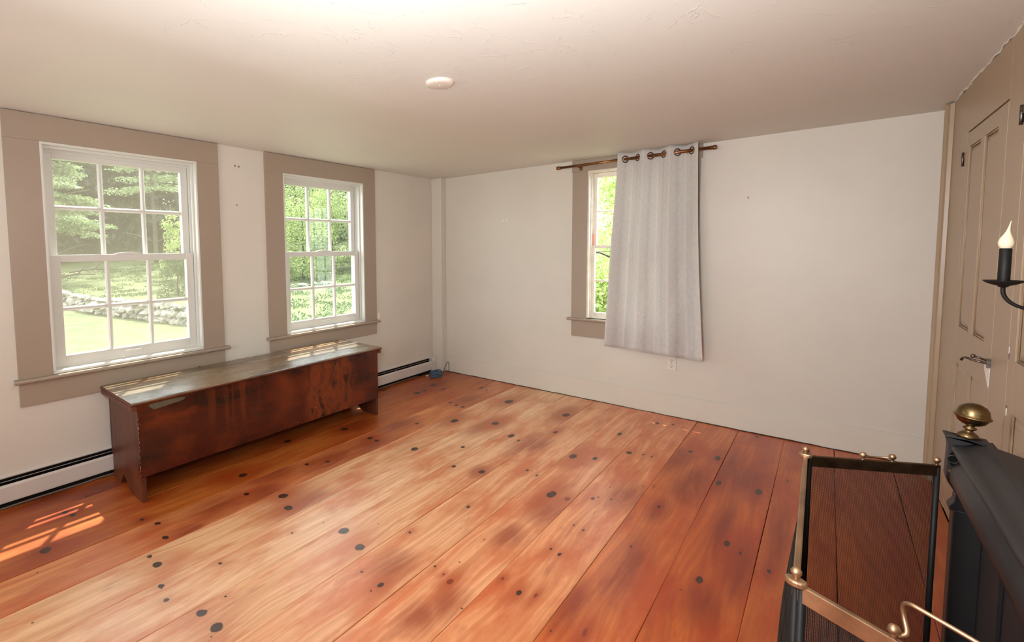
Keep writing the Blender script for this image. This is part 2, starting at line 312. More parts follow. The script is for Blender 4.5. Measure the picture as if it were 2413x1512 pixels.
def front_mat():
    t, col = chest_mat('chest_front', (.072, .0085, .003), (.008, .0025, .002), (.20, .034, .006), 'y', .6, .27)
    pos = t.geo.outputs['Position']; sp = N(t.nt, 'ShaderNodeSeparateXYZ'); t.link(pos, sp.inputs[0])
    # orange, knotty figure towards the far end with a vertical dark ripple, and rubbed vertical streaks
    def band(y0, y1, soft):
        a = N(t.nt, 'ShaderNodeMapRange', interpolation_type='SMOOTHSTEP'); t.link(sp.outputs[1], a.inputs[0]); a.inputs[1].default_value = y0-soft; a.inputs[2].default_value = y0+soft
        b = N(t.nt, 'ShaderNodeMapRange', interpolation_type='SMOOTHSTEP'); t.link(sp.outputs[1], b.inputs[0]); b.inputs[1].default_value = y1+soft; b.inputs[2].default_value = y1-soft
        return t.math('MULTIPLY', a.outputs[0], b.outputs[0])
    fig = t.noise(1, 4, .6, vec=pos, stretch=(3, 15, 6), dist=1.2)
    bd = band(-2.22, -1.78, .05)
    org = t.mix(t.ramp(fig, [(.34, 0.0), (.52, 1.0)]), (.02, .006, .004), (.19, .036, .008))
    org = t.mix(t.ramp(fig, [(.60, 0.0), (.70, .9)]), org, (.06, .012, .006))
    col = t.mix(t.math('MULTIPLY', bd, .85), col, org)
    st = t.noise(1, 2, .5, vec=pos, stretch=(1, 38, 1.6))
    zb = N(t.nt, 'ShaderNodeMapRange', interpolation_type='SMOOTHSTEP'); t.link(sp.outputs[2], zb.inputs[0]); zb.inputs[1].default_value = .18; zb.inputs[2].default_value = .42
    s2 = t.math('MULTIPLY', t.math('MULTIPLY', band(-2.95, -2.6, .08), t.ramp(st, [(.50, 0.0), (.60, 1.0)])), zb.outputs[0])
    col = t.mix(t.math('MULTIPLY', s2, .32), col, (.20, .040, .009))
    t.link(col, t.b.inputs['Base Color']); return t.m
M['chest_front'] = front_mat()
M['chest_end'] = chest_mat('chest_end', (.125, .030, .012), (.03, .009, .006), (.20, .06, .02), 'z', .5, .40)[0].m
M['chest_in'] = chest_mat('chest_inner', (.06, .02, .01), (.02, .008, .006), (.12, .04, .015), 'z', .3, .6)[0].m
def lid_mat():
    t = MT('chest_lid'); pos = t.geo.outputs['Position']
    g = t.noise(1, 5, .65, vec=pos, stretch=(55, 2.0, 20), dist=.5)
    b = t.noise(1, 4, .6, vec=pos, stretch=(6, 2.2, 1))
    o = t.noise(1, 4, .6, vec=t.vmath('ADD', pos, (9, 1.3, 0)).outputs[0], stretch=(8, 2.6, 1))
    col = t.mix(t.ramp(g, [(.35, 0.0), (.65, 1.0)]), (.30, .25, .175), (.15, .115, .072))
    col = t.mix(t.ramp(b, [(.42, 0.0), (.62, .75)]), col, (.20, .11, .05))
    col = t.mix(t.ramp(o, [(.54, 0.0), (.66, .85)]), col, (.055, .035, .022))
    # sun patch painted into the lid colour at the back of the far end
    sp = N(t.nt, 'ShaderNodeSeparateXYZ'); t.link(pos, sp.inputs[0])
    a = N(t.nt, 'ShaderNodeMapRange', interpolation_type='SMOOTHSTEP'); t.link(sp.outputs[1], a.inputs[0]); a.inputs[1].default_value = -2.12; a.inputs[2].default_value = -2.06
    c2 = N(t.nt, 'ShaderNodeMapRange', interpolation_type='SMOOTHSTEP'); t.link(t.math('ADD', sp.outputs[0], t.math('MULTIPLY', b, .1)), c2.inputs[0]); c2.inputs[1].default_value = .36; c2.inputs[2].default_value = .24
    c3 = N(t.nt, 'ShaderNodeMapRange', interpolation_type='SMOOTHSTEP'); t.link(sp.outputs[1], c3.inputs[0]); c3.inputs[1].default_value = -1.55; c3.inputs[2].default_value = -1.68
    w = t.math('MULTIPLY', t.math('MULTIPLY', a.outputs[0], c2.outputs[0]), c3.outputs[0])
    col = t.mix(t.math('MULTIPLY', w, .8), col, t.mix(g, (.52, .34, .20), (.34, .19, .10)))
    t.set(Base_Color=col, Roughness=t.math('MULTIPLY_ADD', g, .16, .20), Specular_IOR_Level=.8); t.bump(g, .25, .003); return t.m
M['lid'] = lid_mat()
def linen():
    t = MT('grey_linen'); tcn = N(t.nt, 'ShaderNodeTexCoord'); uv = tcn.outputs['UV']
    a = t.noise(1, 3, .6, vec=uv, stretch=(420, 26, 1)); b = t.noise(1, 3, .6, vec=uv, stretch=(30, 560, 1))
    v = t.math('MULTIPLY', t.math('ADD', a, b), .5)
    col = t.mix(t.ramp(v, [(.38, 0.0), (.62, 1.0)]), lin((208, 205, 201)), lin((233, 230, 226)))
    t.set(Base_Color=col, Roughness=.85); t.b.inputs['Sheen Weight'].default_value = .3
    t.bump(v, .25, .002)
    tl = N(t.nt, 'ShaderNodeBsdfTranslucent'); t.link(col, tl.inputs['Color']); mx = N(t.nt, 'ShaderNodeMixShader'); mx.inputs[0].default_value = .22
    t.link(t.b.outputs[0], mx.inputs[1]); t.link(tl.outputs[0], mx.inputs[2]); t.link(mx.outputs[0], t.out.inputs['Surface']); return t.m
M['linen'] = linen()
def leaf(name, a, b, trans=.4):
    t = MT(name); v = t.noise(1.3, 3, .6); v2 = t.noise(14, 2, .5)
    col = t.mix(t.ramp(t.math('ADD', t.math('MULTIPLY', v, .5), t.math('MULTIPLY', v2, .5)), [(.38, 0.0), (.62, 1.0)]), a, b)
    t.set(Base_Color=col, Roughness=.5)
    tl = N(t.nt, 'ShaderNodeBsdfTranslucent'); t.link(col, tl.inputs['Color']); mx = N(t.nt, 'ShaderNodeMixShader'); mx.inputs[0].default_value = trans
    t.link(t.b.outputs[0], mx.inputs[1]); t.link(tl.outputs[0], mx.inputs[2]); t.link(mx.outputs[0], t.out.inputs['Surface']); return t.m
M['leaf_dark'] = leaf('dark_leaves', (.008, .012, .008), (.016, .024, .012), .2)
M['leaf_mid'] = leaf('green_leaves', (.035, .062, .018), (.095, .135, .045))
M['leaf_pale'] = leaf('pale_leaves', (.11, .155, .06), (.24, .28, .13))
M['leaf_bright'] = leaf('bright_leaves', (.14, .20, .055), (.30, .35, .14), .5)
M['leaf_spray'] = leaf('conifer_boughs', (.13, .19, .075), (.27, .33, .16), .3)
M['leaf_glow'] = leaf('sunlit_leaves', (.20, .29, .07), (.48, .54, .22), .55)  # greens brightened to put the backlit sun glow into the leaf colour
M['bark'] = paint('bark', (62, 52, 44), .9, .35, .6, 8)
t = MT('lawn_grass'); v = t.noise(.5, 4, .6); f = t.noise(3.5, 6, .75); sp = N(t.nt, 'ShaderNodeSeparateXYZ'); t.link(t.geo.outputs['Position'], sp.inputs[0])
col = t.mix(t.ramp(v, [(.35, 0.0), (.65, 1.0)]), (.034, .052, .011), (.078, .092, .024))
col = t.mix(t.ramp(f, [(.45, 0.0), (.62, .75)]), col, (.105, .112, .045))
t.set(Base_Color=col, Roughness=.9); t.bump(f, .6, .05); M['grass'] = t.m
t = MT('field_stone'); v = t.noise(3, 5, .65); t.set(Base_Color=t.mix(t.ramp(v, [(.35, 0.0), (.68, 1.0)]), (.09, .082, .07), (.36, .33, .28)), Roughness=.9); t.bump(v, .5, .03); M['stone'] = t.m
M['siding'] = paint('clapboard_paint', (205, 200, 190), .6, .05, .1)
M['rubbed'] = paint('rubbed_wood', (168, 112, 78), .6, .2, .1, 20)
M['putty'] = paint('dull_putty', (92, 84, 66), .6, .2, .2, 12)
M['mark'] = paint('nail_mark', (112, 98, 88), .7, .1, 0)

# ------------------------------------------------------------------ mesh helpers
def smooth_path(pts, n=6):
    P = [Vector(p) for p in pts]; P = [P[0]*2-P[1]]+P+[P[-1]*2-P[-2]]; out = []
    for i in range(1, len(P)-2):
        for k in range(n):
            t_ = k/n; a, b, c, d = P[i-1:i+3]
            out.append(.5*((2*b)+(c-a)*t_+(2*a-5*b+4*c-d)*t_*t_+(3*b-a-3*c+d)*t_**3))
    return out+[P[-2]]
class MB:
    def __init__(s): s.v = []; s.f = []; s.sm = []
    def add(s, vs, fs, smooth=False):
        o = len(s.v); s.v += [tuple(x) for x in vs]; s.f += [tuple(i+o for i in f) for f in fs]; s.sm += [smooth]*len(fs); return s
    def box(s, x0, x1, y0, y1, z0, z1, T=None):
        vs = [(x, y, z) for x in (x0, x1) for y in (y0, y1) for z in (z0, z1)]
        if T: vs = [T(*v) for v in vs]
        return s.add(vs, [(0, 1, 3, 2), (4, 6, 7, 5), (0, 4, 5, 1), (2, 3, 7, 6), (0, 2, 6, 4), (1, 5, 7, 3)])
    def prism(s, prof, a0, a1, T, smooth=False):
        """prof: list of (u,v); T(a,u,v) -> xyz; closed polygon swept from a0 to a1"""
        n = len(prof); vs = [T(a0, *p) for p in prof]+[T(a1, *p) for p in prof]
        fs = [(i, (i+1) % n, n+(i+1) % n, n+i) for i in range(n)]
        s.add(vs, fs, smooth); s.f += [tuple(range(len(s.v)-2*n, len(s.v)-n)), tuple(reversed(range(len(s.v)-n, len(s.v))))]; s.sm += [False, False]
        return s
    def tube(s, pts, r, seg=8, caps=True, smooth=True):
        pts = [Vector(p) for p in pts]; n = len(pts); rs = r if isinstance(r, (list, tuple)) else [r]*n
        t0 = (pts[1]-pts[0]).normalized(); a = Vector((0, 0, 1)) if abs(t0.z) < .9 else Vector((1, 0, 0))
        nrm = t0.cross(a).normalized(); vs = []
        for i, p in enumerate(pts):
            t = (pts[min(i+1, n-1)]-pts[max(i-1, 0)])
            if t.length < 1e-9: t = t0
            t = t.normalized(); nrm = (nrm-t*nrm.dot(t)).normalized(); b = t.cross(nrm)
            for k in range(seg):
                th = 2*PI*k/seg; vs.append(p+(nrm*math.cos(th)+b*math.sin(th))*rs[i])
        fs = [(i*seg+k, i*seg+(k+1) % seg, (i+1)*seg+(k+1) % seg, (i+1)*seg+k) for i in range(n-1) for k in range(seg)]
        o = len(s.v); s.add(vs, fs, smooth)
        if caps: s.f += [tuple(range(o, o+seg)), tuple(reversed(range(o+(n-1)*seg, o+n*seg)))]; s.sm += [False, False]
        return s
    def lathe(s, prof, c, axis=(0, 0, 1), seg=28, smooth=True):
        """prof: (r, h) along axis from c"""
        ax = Vector(axis).normalized(); a = Vector((1, 0, 0)) if abs(ax.x) < .9 else Vector((0, 1, 0)); u = ax.cross(a).normalized(); w = ax.cross(u); c = Vector(c)
        vs = [c+ax*h+(u*math.cos(2*PI*k/seg)+w*math.sin(2*PI*k/seg))*max(r, 1e-5) for r, h in prof for k in range(seg)]
        fs = [(i*seg+k, i*seg+(k+1) % seg, (i+1)*seg+(k+1) % seg, (i+1)*seg+k) for i in range(len(prof)-1) for k in range(seg)]
        return s.add(vs, fs, smooth)
    def torus(s, c, axis, R, r, seg=24, ring=8):
        ax = Vector(axis).normalized(); a = Vector((0, 0, 1)) if abs(ax.z) < .9 else Vector((1, 0, 0)); u = ax.cross(a).normalized(); w = ax.cross(u); c = Vector(c)
        vs = []
        for i in range(seg):
            d = u*math.cos(2*PI*i/seg)+w*math.sin(2*PI*i/seg)
            for k in range(ring): vs.append(c+d*(R+r*math.cos(2*PI*k/ring))+ax*r*math.sin(2*PI*k/ring))
        return s.add(vs, [(i*ring+k, i*ring+(k+1) % ring, ((i+1) % seg)*ring+(k+1) % ring, ((i+1) % seg)*ring+k) for i in range(seg) for k in range(ring)], True)
    def build(s, name, mat, parent=None, bevel=0, kind=None, seg=2, recalc=True):
        me = bpy.data.meshes.new(name); off = Vector((0, 0, 0))
        root = parent
        while root is not None and root.parent is not None: root = root.parent
        if root is not None: off = Vector(root.location)
        me.from_pydata([(v[0]-off.x, v[1]-off.y, v[2]-off.z) for v in s.v], [], s.f)
        for p, sm in zip(me.polygons, s.sm): p.use_smooth = sm
        if recalc:
            bm = bmesh.new(); bm.from_mesh(me); bmesh.ops.recalc_face_normals(bm, faces=bm.faces); bm.to_mesh(me); bm.free()
        me.materials.append(M[mat] if isinstance(mat, str) else mat)
        o = bpy.data.objects.new(name, me); COL.objects.link(o)
        if parent is not None: o.parent = parent
        if bevel:
            m = o.modifiers.new('bevel', 'BEVEL'); m.width = bevel; m.segments = seg; m.limit_method = 'ANGLE'; m.angle_limit = math.radians(40)
        if kind: o['kind'] = kind
        return o
def tag(o, label=None, cat=None, group=None, kind=None):
    for k, v in (('label', label), ('category', cat), ('group', group), ('kind', kind)):
        if v: o[k] = v
    return o
def empty(name, loc=(0, 0, 0)):
    o = bpy.data.objects.new(name, None); o.location = loc; o.empty_display_size = .05; COL.objects.link(o); return o
def struct(o, label=None, cat=None): return tag(o, label, cat, kind='structure')

# ------------------------------------------------------------------ room shell
WT = .13   # wall thickness
def wall_grid(holes, a0, a1, z0, z1, d0, d1, T):
    """wall slab with rectangular holes; T(a,d,z)"""
    mb = MB(); As = sorted({a0, a1, *[h[0] for h in holes], *[h[1] for h in holes]})
    for i in range(len(As)-1):
        p, q = As[i], As[i+1]; cuts = sorted([(h[2], h[3]) for h in holes if h[0] <= p+1e-6 and h[1] >= q-1e-6]); z = z0
        for c in cuts+[(z1, z1)]:
            if c[0] > z+1e-6: mb.box(p, q, d0, d1, z, c[0], T)
            z = c[1]
    return mb
W1 = (-3.571, -2.697, .700, 2.0); W2 = (-2.004, -1.131, .705, 2.0); W3 = (1.722, 2.43, .745, 2.045)
TL = lambda a, d, z: (-d, a, z)          # left wall frame: a=y, d=outward
TB = lambda a, d, z: (a, d, z)           # back wall frame
wl = struct(wall_grid([W1, W2], YB, 0.17, -.6, CEIL+.1, 0, WT, TL).build('wall_left', 'wall'), 'off white plaster wall holding the two white sash windows', 'wall')
wbk = struct(wall_grid([W3], -.17, CW+.17, -.6, CEIL+.1, 0, WT, TB).build('wall_back', 'wall'), 'off white plaster wall with the half curtained window', 'wall')
wr = struct(MB().box(CW+.020, CW+.14, YB, 0.0, -.2, CEIL+.1).build('wall_right', 'tanwall'), 'tan painted wooden panelled wall beside the hearth', 'wall')
struct(MB().box(-.17, CW+.12, YB-.12, YB, -.2, CEIL+.1).build('wall_front', 'wall'), 'plain off white wall behind the viewpoint', 'wall')
# ceiling: slightly sagging grid with a soft crease at x = 1.45
mb = MB(); nx, ny = 40, 50; vs = []
for i in range(nx+1):
    for j in range(ny+1):
        x = -.02+(CW+.04)*i/nx; y = YB+(0.02-YB)*j/ny
        z = CEIL+.006*math.sin(x*2.1+1)*math.sin(y*1.3)
        if -.02 < x < 1.45 and y < -1.2: z += .014*math.sin(PI*(x/1.45)**3)*min(1, (-1.2-y))
        e = min(1, max(0, min(x, CW-x, -y)/.35)); z = CEIL+(z-CEIL)*e
        vs.append((x, y, z))
mb.add(vs, [(i*(ny+1)+j, i*(ny+1)+j+1, (i+1)*(ny+1)+j+1, (i+1)*(ny+1)+j) for i in range(nx) for j in range(ny)], True)
ceil = mb.build('ceiling', 'ceiling', recalc=False)
for p in ceil.data.polygons: pass
struct(ceil, 'white trowelled plaster ceiling', 'ceiling')
struct(MB().box(-.13, CW+.2, YB-.2, .13, CEIL+.04, CEIL+.16).build('attic_floor', 'wall'), 'boards above the ceiling', 'ceiling')
# floor: sub-floor slab and full-length pine boards
fl = struct(MB().box(-.17, CW+.12, YB-.12, .17, -.16, -.03).build('floor', 'dark'), 'floor of wide knotty orange pine boards', 'floor')
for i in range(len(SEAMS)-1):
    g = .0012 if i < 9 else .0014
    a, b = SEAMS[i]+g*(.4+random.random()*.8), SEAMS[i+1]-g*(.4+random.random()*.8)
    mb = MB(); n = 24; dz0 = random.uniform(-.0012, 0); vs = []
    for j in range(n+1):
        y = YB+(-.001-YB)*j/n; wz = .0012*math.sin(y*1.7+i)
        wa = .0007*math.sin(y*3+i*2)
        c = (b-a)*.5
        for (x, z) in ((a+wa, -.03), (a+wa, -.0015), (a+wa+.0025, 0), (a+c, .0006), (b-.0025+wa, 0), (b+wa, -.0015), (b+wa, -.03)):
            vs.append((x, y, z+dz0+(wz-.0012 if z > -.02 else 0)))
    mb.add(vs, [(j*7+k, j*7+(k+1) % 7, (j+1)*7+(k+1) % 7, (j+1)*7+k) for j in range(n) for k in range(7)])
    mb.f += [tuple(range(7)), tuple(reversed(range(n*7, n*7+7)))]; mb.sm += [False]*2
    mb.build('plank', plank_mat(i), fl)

# corner post boxed out between left and back walls
struct(MB().box(0, .135, -.09, 0, 0, CEIL).build('trim_1', 'wall', bevel=.006), 'narrow white boxed corner post beside the heater', 'trim')
# ragged caulk lines
def ragged(name, pts_fn, n, r, mat, label):
    mb = MB(); pts = [Vector(pts_fn(k/n))+Vector((random.uniform(-1, 1), random.uniform(-1, 1), random.uniform(-1, 1)))*r*.7 for k in range(n+1)]
    mb.tube(pts, [r*random.uniform(.4, 1.2) for _ in pts], 5); return tag(mb.build(name, mat), label, 'trim', kind='structure')
ragged('trim_4', lambda t: (CW-.001, -.02-3.0*t, CEIL-.002), 80, .006, 'ceiling', 'ragged plaster edge where ceiling meets tan wall')
ragged('trim_5', lambda t: (.001, -3.72+2.75*t, CEIL-.001), 90, .0035, 'base', 'ragged caulk line above the window casings')
# back wall baseboard
mb = MB(); mb.box(.135, CW, -.008, 0, 0, .176); mb.box(.135, CW, -.011, 0, .176, .182)
struct(mb.build('baseboard_back', 'base', bevel=.002), 'tall plain white baseboard along back wall', 'baseboard')
mb = MB(); pts = [(.14+(CW-.15)*k/70, -.010+random.uniform(-.001, .001), random.uniform(.0, .003)) for k in range(71)]; mb.tube(pts, .003, 5)
struct(mb.build('trim_6', 'cable'), 'dark gap line under back baseboard', 'trim')
# right wall corner board with mouldings
mb = MB(); mb.box(CW-.012, CW, -.13, -.001, 0, CEIL-.006)
mb.prism([(-.13, 0), (-.135, .02), (-.15, .024), (-.158, .016), (-.172, .020), (-.185, .030), (-.20, .032), (-.21, .022), (-.232, .018), (-.235, 0)], 0, CEIL-.01, lambda a, u, v: (CW-v, u, a))
struct(mb.build('trim_2', 'tanwall', bevel=.0015), 'tan moulded corner board at the end of the panelled wall', 'trim')

# ------------------------------------------------------------------ windows
def sash(root, name, T, a0, a1, z0, z1, d0, d1, st, rt_, rb, cols, rows, mat, mw=.027):
    """one sash frame with its panes and muntins as sub-parts"""
    mb = MB(); mb.box(a0, a0+st, d0, d1, z0, z1, T); mb.box(a1-st, a1, d0, d1, z0, z1, T)
    mb.box(a0+st, a1-st, d0, d1, z1-rt_, z1, T); mb.box(a0+st, a1-st, d0, d1, z0, z0+rb, T)
    s = mb.build(name, mat, root, bevel=.003)
    ga0, ga1, gz0, gz1 = a0+st, a1-st, z0+rb, z1-rt_; dm = (d0+d1)/2
    cw, ch = (ga1-ga0)/cols, (gz1-gz0)/rows
    for k in range(1, cols):
        x = ga0+cw*k; MB().prism([(x-mw/2, d0+.012), (x-mw*.2, d0+.004), (x+mw*.2, d0+.004), (x+mw/2, d0+.012), (x+mw*.35, d1-.006), (x-mw*.35, d1-.006)], gz0, gz1, lambda a, u, v: T(u, v, a)).build('muntin', mat, s)
    for k in range(1, rows):
        z = gz0+ch*k; MB().prism([(z-mw/2, d0+.013), (z-mw*.2, d0+.005), (z+mw*.2, d0+.005), (z+mw/2, d0+.013), (z+mw*.35, d1-.007), (z-mw*.35, d1-.007)], ga0, ga1, lambda a, u, v: T(a, v, u)).build('muntin', mat, s)
    for i in range(cols):
        for j in range(rows):
            e = mw*.3
            MB().box(ga0+cw*i+(e if i else 0), ga0+cw*(i+1)-(e if i < cols-1 else 0), dm-.002, dm+.002, gz0+ch*j+(e if j else 0), gz0+ch*(j+1)-(e if j < rows-1 else 0), T).build('pane', 'glass', s)
    return s
def casing(root, T, o, c0, c1, ctop, cbot, stz, s0, s1, head0=None, head1=None, split=True):
    """taupe flat casing boards, stool and apron around opening o"""
    MB().box(c0, o[0], -.020, 0, o[2]-.02, o[3], T).build('side_casing', 'tan', root, bevel=.0008)
    MB().box(o[1], c1, -.020, 0, o[2]-.02, o[3], T).build('side_casing', 'tan', root, bevel=.0008)
    MB().box(head0 if head0 is not None else c0, head1 if head1 is not None else c1, -.021, 0, o[3]+.0003, ctop, T).build('head_casing', 'tan', root, bevel=.0008)
    p = [(-.052, stz-.018), (-.055, stz-.009), (-.052, stz), (0, stz), (.03, stz), (.03, stz-.02), (0, stz-.022), (-.045, stz-.022)]
    MB().prism(p, s0, s1, lambda a, u, v: T(a, u, v) if u <= 0 else T(min(max(a, o[0]), o[1]), u, v)).build('stool', 'tan', root, bevel=.001)
    MB().box(c0, c1, -.018, 0, cbot, stz-.022, T).build('apron', 'tan', root, bevel=.002)
def vinyl_window(name, T, o, label, screen):
    root = empty(name, T((o[0]+o[1])/2, .05, o[2])); struct(root, label, 'window')
    a0, a1, z0, z1 = o
    mb = MB()                                   # outer frame: jambs, head, sloping sill
    for (p, q) in ((a0, a0+.012), (a1-.012, a1)): mb.box(p, q, -.022, WT, z0, z1-.012, T)
    mb.box(a0, a1, -.022, WT, z1-.012, z1, T)
    for (p, q) in ((a0+.012, a0+.040), (a1-.040, a1-.012)): mb.box(p, q, .088, .126, z0, z1-.040, T); 
    for (p, q) in ((a0+.012, a0+.026), (a1-.026, a1-.012)): mb.box(p, q, .018, .030, z0, z1-.026, T); mb.box(p, q, .072, .078, z0, z1-.040, T)
    mb.box(a0+.012, a1-.012, .018, .030, z1-.026, z1-.012, T); mb.box(a0+.012, a1-.012, .072, .126, z1-.040, z1-.012, T)
    mb.prism([(-.022, z0-.018), (-.022, z0-.004), (.03, z0+.004), (.032, z0+.024), (WT+.02, z0-.004), (WT+.02, z0-.03)], a0+.001, a1-.001, lambda a, u, v: T(a, u, v))
    mb.build('frame', 'white', root, bevel=.0015)
    lo = sash(root, 'lower_sash', T, a0+.027, a1-.027, z0+.022, 1.366, .032, .070, .049, .042, .048, 3, 2, 'white')
    upz = sash(root, 'upper_sash', T, a0+.027, a1-.027, 1.328, z1-.030, .080, .118, .047, .042, .036, 3, 2, 'white')
    c = (a0+a1)/2
    MB().prism([(-.075, 0), (-.06, .008), (-.02, .012), (.03, .013), (.075, .006), (.08, 0)], .034, .062, lambda a, u, v: T(c+u, a, 1.366+v)).build('sash_lock', 'white', lo, bevel=.001)
    MB().box(c-.05, c+.05, .024, .032, z0+.034, z0+.050, T).build('sash_lift', 'white', lo, bevel=.002)
    if screen: MB().add([T(a0+.030, .124, z0+.01), T(a1-.030, .124, z0+.01), T(a1-.030, .124, z1-.030), T(a0+.030, .124, z1-.030)], [(0, 1, 2, 3)]).build('insect_screen', screen, root)
    return root
w1 = vinyl_window('window_1', TL, W1, 'large white six over six sash window nearest the viewer', 'screen')
casing(w1, TL, W1, -3.727, -2.540, 2.146, .525, .680, -3.747, -2.512)
MB().lathe([(0, 0), (.008, 0), (.009, .003), (.0, .004)], (-.006+.03, -3.21, .715), (1, 0, 0), 14).build('plug_cap', 'heater', w1)
w2 = vinyl_window('window_2', TL, W2, 'white six over six sash window farther along left wall', 'screen2')
casing(w2, TL, W2, -2.163, -.976, 2.146, .552, .686, -2.188, -.957)
w3 = empty('window_3', (2.08, .05, .745)); struct(w3, 'old white wooden sash window half hidden by the grey curtain', 'window')
a0, a1, z0, z1 = W3
mb = MB()
for (p, q) in ((a0, a0+.014), (a1-.014, a1)): mb.box(p, q, -.021, WT, z0, z1-.014, TB); 
for (p, q) in ((a0+.014, a0+.024), (a1-.024, a1-.014)): mb.box(p, q, .015, .026, z0, z1-.014, TB); mb.box(p, q, .062, .068, z0, z1-.014, TB)
mb.box(a0, a1, -.021, WT, z1-.014, z1, TB); mb.prism([(-.0, z0-.018), (0, z0), (WT+.02, z0-.02), (WT+.02, z0-.04)], a0+.001, a1-.001, TB)
mb.build('frame', 'oldwhite', w3, bevel=.0015)
sash(w3, 'lower_sash', TB, a0+.016, a1-.016, z0+.004, 1.394, .028, .060, .034, .028, .045, 3, 2, 'oldwhite', .018)
sash(w3, 'upper_sash', TB, a0+.016, a1-.016, 1.366, z1-.016, .070, .102, .034, .038, .028, 3, 2, 'oldwhite', .018)
MB().box(a0+.012, a0+.027, .030, .060, 1.396, 1.49, TB).build('balance_block', 'red', w3, bevel=.003)
MB().tube([(a0+.022, .045, 1.49), (a0+.022, .046, 2.02)], .003, 6).build('sash_cord', 'oldwhite', w3)
casing(w3, TB, W3, 1.583, 2.578, 2.149, .570, .738, 1.552, 2.60, head0=1.578, head1=2.590)

# ------------------------------------------------------------------ outlet, wall marks
ou = empty('wall_outlet', (2.412, 0, .428)); tag(ou, 'white duplex electrical outlet below the curtain hem', 'outlet')
MB().box(2.377, 2.447, -.006, 0, .378, .488).build('cover_plate', 'switch', ou, bevel=.002)
for zc in (.408, .458):
    r = MB().prism([(.017*math.cos(a)*(1 if abs(math.cos(a)) < .9 else .92), .0165*math.sin(a)) for a in [2*PI*k/16 for k in range(16)]], -.008, -.005, lambda a, u, v: (2.412+u, a, zc+v)).build('receptacle', 'switch', ou)
    mb = MB(); mb.box(2.404, 2.4063, -.0088, -.0078, zc-.002, zc+.007); mb.box(2.4177, 2.420, -.0088, -.0078, zc-.002, zc+.006); mb.lathe([(0, .0088), (.0028, .0088), (.0028, .0075)], (2.412, 0, zc-.008), (0, -1, 0), 10); mb.build('slots', 'dark', r)
MB().lathe([(0, .0075), (.003, .007), (.003, .005)], (2.412, 0, .433), (0, -1, 0), 10).build('screw', 'steel', ou)
def blob(cx, cy, cz, ax, rx, rz, th, n=14):
    mb = MB(); pr = [(rx*math.cos(2*PI*k/n)*random.uniform(.7, 1.1), rz*math.sin(2*PI*k/n)*random.uniform(.7, 1.1)) for k in range(n)]
    if ax == 'x': mb.prism(pr, 0, th, lambda a, u, v: (cx+a, cy+u, cz+v))
    else: mb.prism(pr, 0, -th, lambda a, u, v: (cx+u, cy+a, cz+v))
    return mb
for k, (y, z) in enumerate(((-2.402, 2.01), (-2.372, 2.008))):
    tag(blob(0, y, z, 'x', .006, .009, .002).build('wall_anchor', 'mark'), ('left' if k == 0 else 'right')+' one of two old anchor marks high between the windows', 'anchor')
tag(blob(0, -2.398, 1.72, 'x', .005, .006, .002).build('nail_hole', 'mark'), 'small nail hole in white wall strip between windows', 'nail hole')
tag(blob(2.88, 0, 1.72, 'y', .004, .008, .002).build('nail_hole', 'mark'), 'lone nail hole in back wall right of the curtain', 'nail hole')
tag(blob(.86, 0, 1.65, 'y', .012, .012, .0015).build('filled_patch', 'spackle'), 'left of two pale filler dabs on back wall', 'filler patch')
tag(blob(.90, 0, 1.655, 'y', .010, .014, .0015).build('filled_patch', 'spackle'), 'right of two pale filler dabs on back wall', 'filler patch')
tag(blob(0, -.935, .715, 'x', .02, .04, .002, 20).build('filled_patch', 'spackle'), 'white filler smear beside stool of the far left window', 'filler patch')

# ------------------------------------------------------------------ baseboard heater along the left wall
ht = empty('baseboard_heater', (.03, -3.2, 0)); tag(ht, 'long low white baseboard heater under the windows', 'heater')
y0, y1 = YB+.02, -.155
MB().prism([(.0, .0), (.004, 0), (.004, .148), (.016, .155), (.018, .160), (.0, .170)], y0, y1, lambda a, u, v: (u+.0005, a, v)).build('back_panel', 'heater', ht)
MB().prism([(.050, .036), (.056, .034), (.058, .040), (.058, .118), (.054, .128), (.048, .130), (.048, .126), (.053, .120), (.053, .042)], y0, y1, lambda a, u, v: (u, a, v)).build('front_panel', 'heater', ht)
MB().prism([(.024, .138), (.033, .141), (.034, .144), (.024, .141)], y0, y1-.01, lambda a, u, v: (u, a, v)).build('damper', 'heater', ht)
mb = MB(); mb.box(.004, .050, y0, y1-.001, .040, .100); mb.box(.004, .046, y0, y1-.02, .001, .04); mb.box(.0042, .0062, y0, y1-.003, .1005, .148); mb.build('fins_and_slot_shade', 'dark', ht)  # fins and base, plus a dark liner painting shade into the slot
MB().prism([(.0005, .0), (.056, .0), (.060, .03), (.060, .125), (.036, .166), (.0005, .172)], y1-.002, y1+.055, lambda a, u, v: (u, a, v)).build('end_cap', 'heater', ht, bevel=.003)
mb = MB(); pts = [(.047, y0+.2+(y1-y0-.45)*k/60, .006+random.uniform(-.002, .002)) for k in range(61)]; mb.tube(pts, .006, 5); mb.build('dust_strip', 'mark', ht)
for yy in (-.35, -.75): MB().box(.035, .05, yy-.012, yy+.012, .128, .136).build('bracket', 'steel', ht)

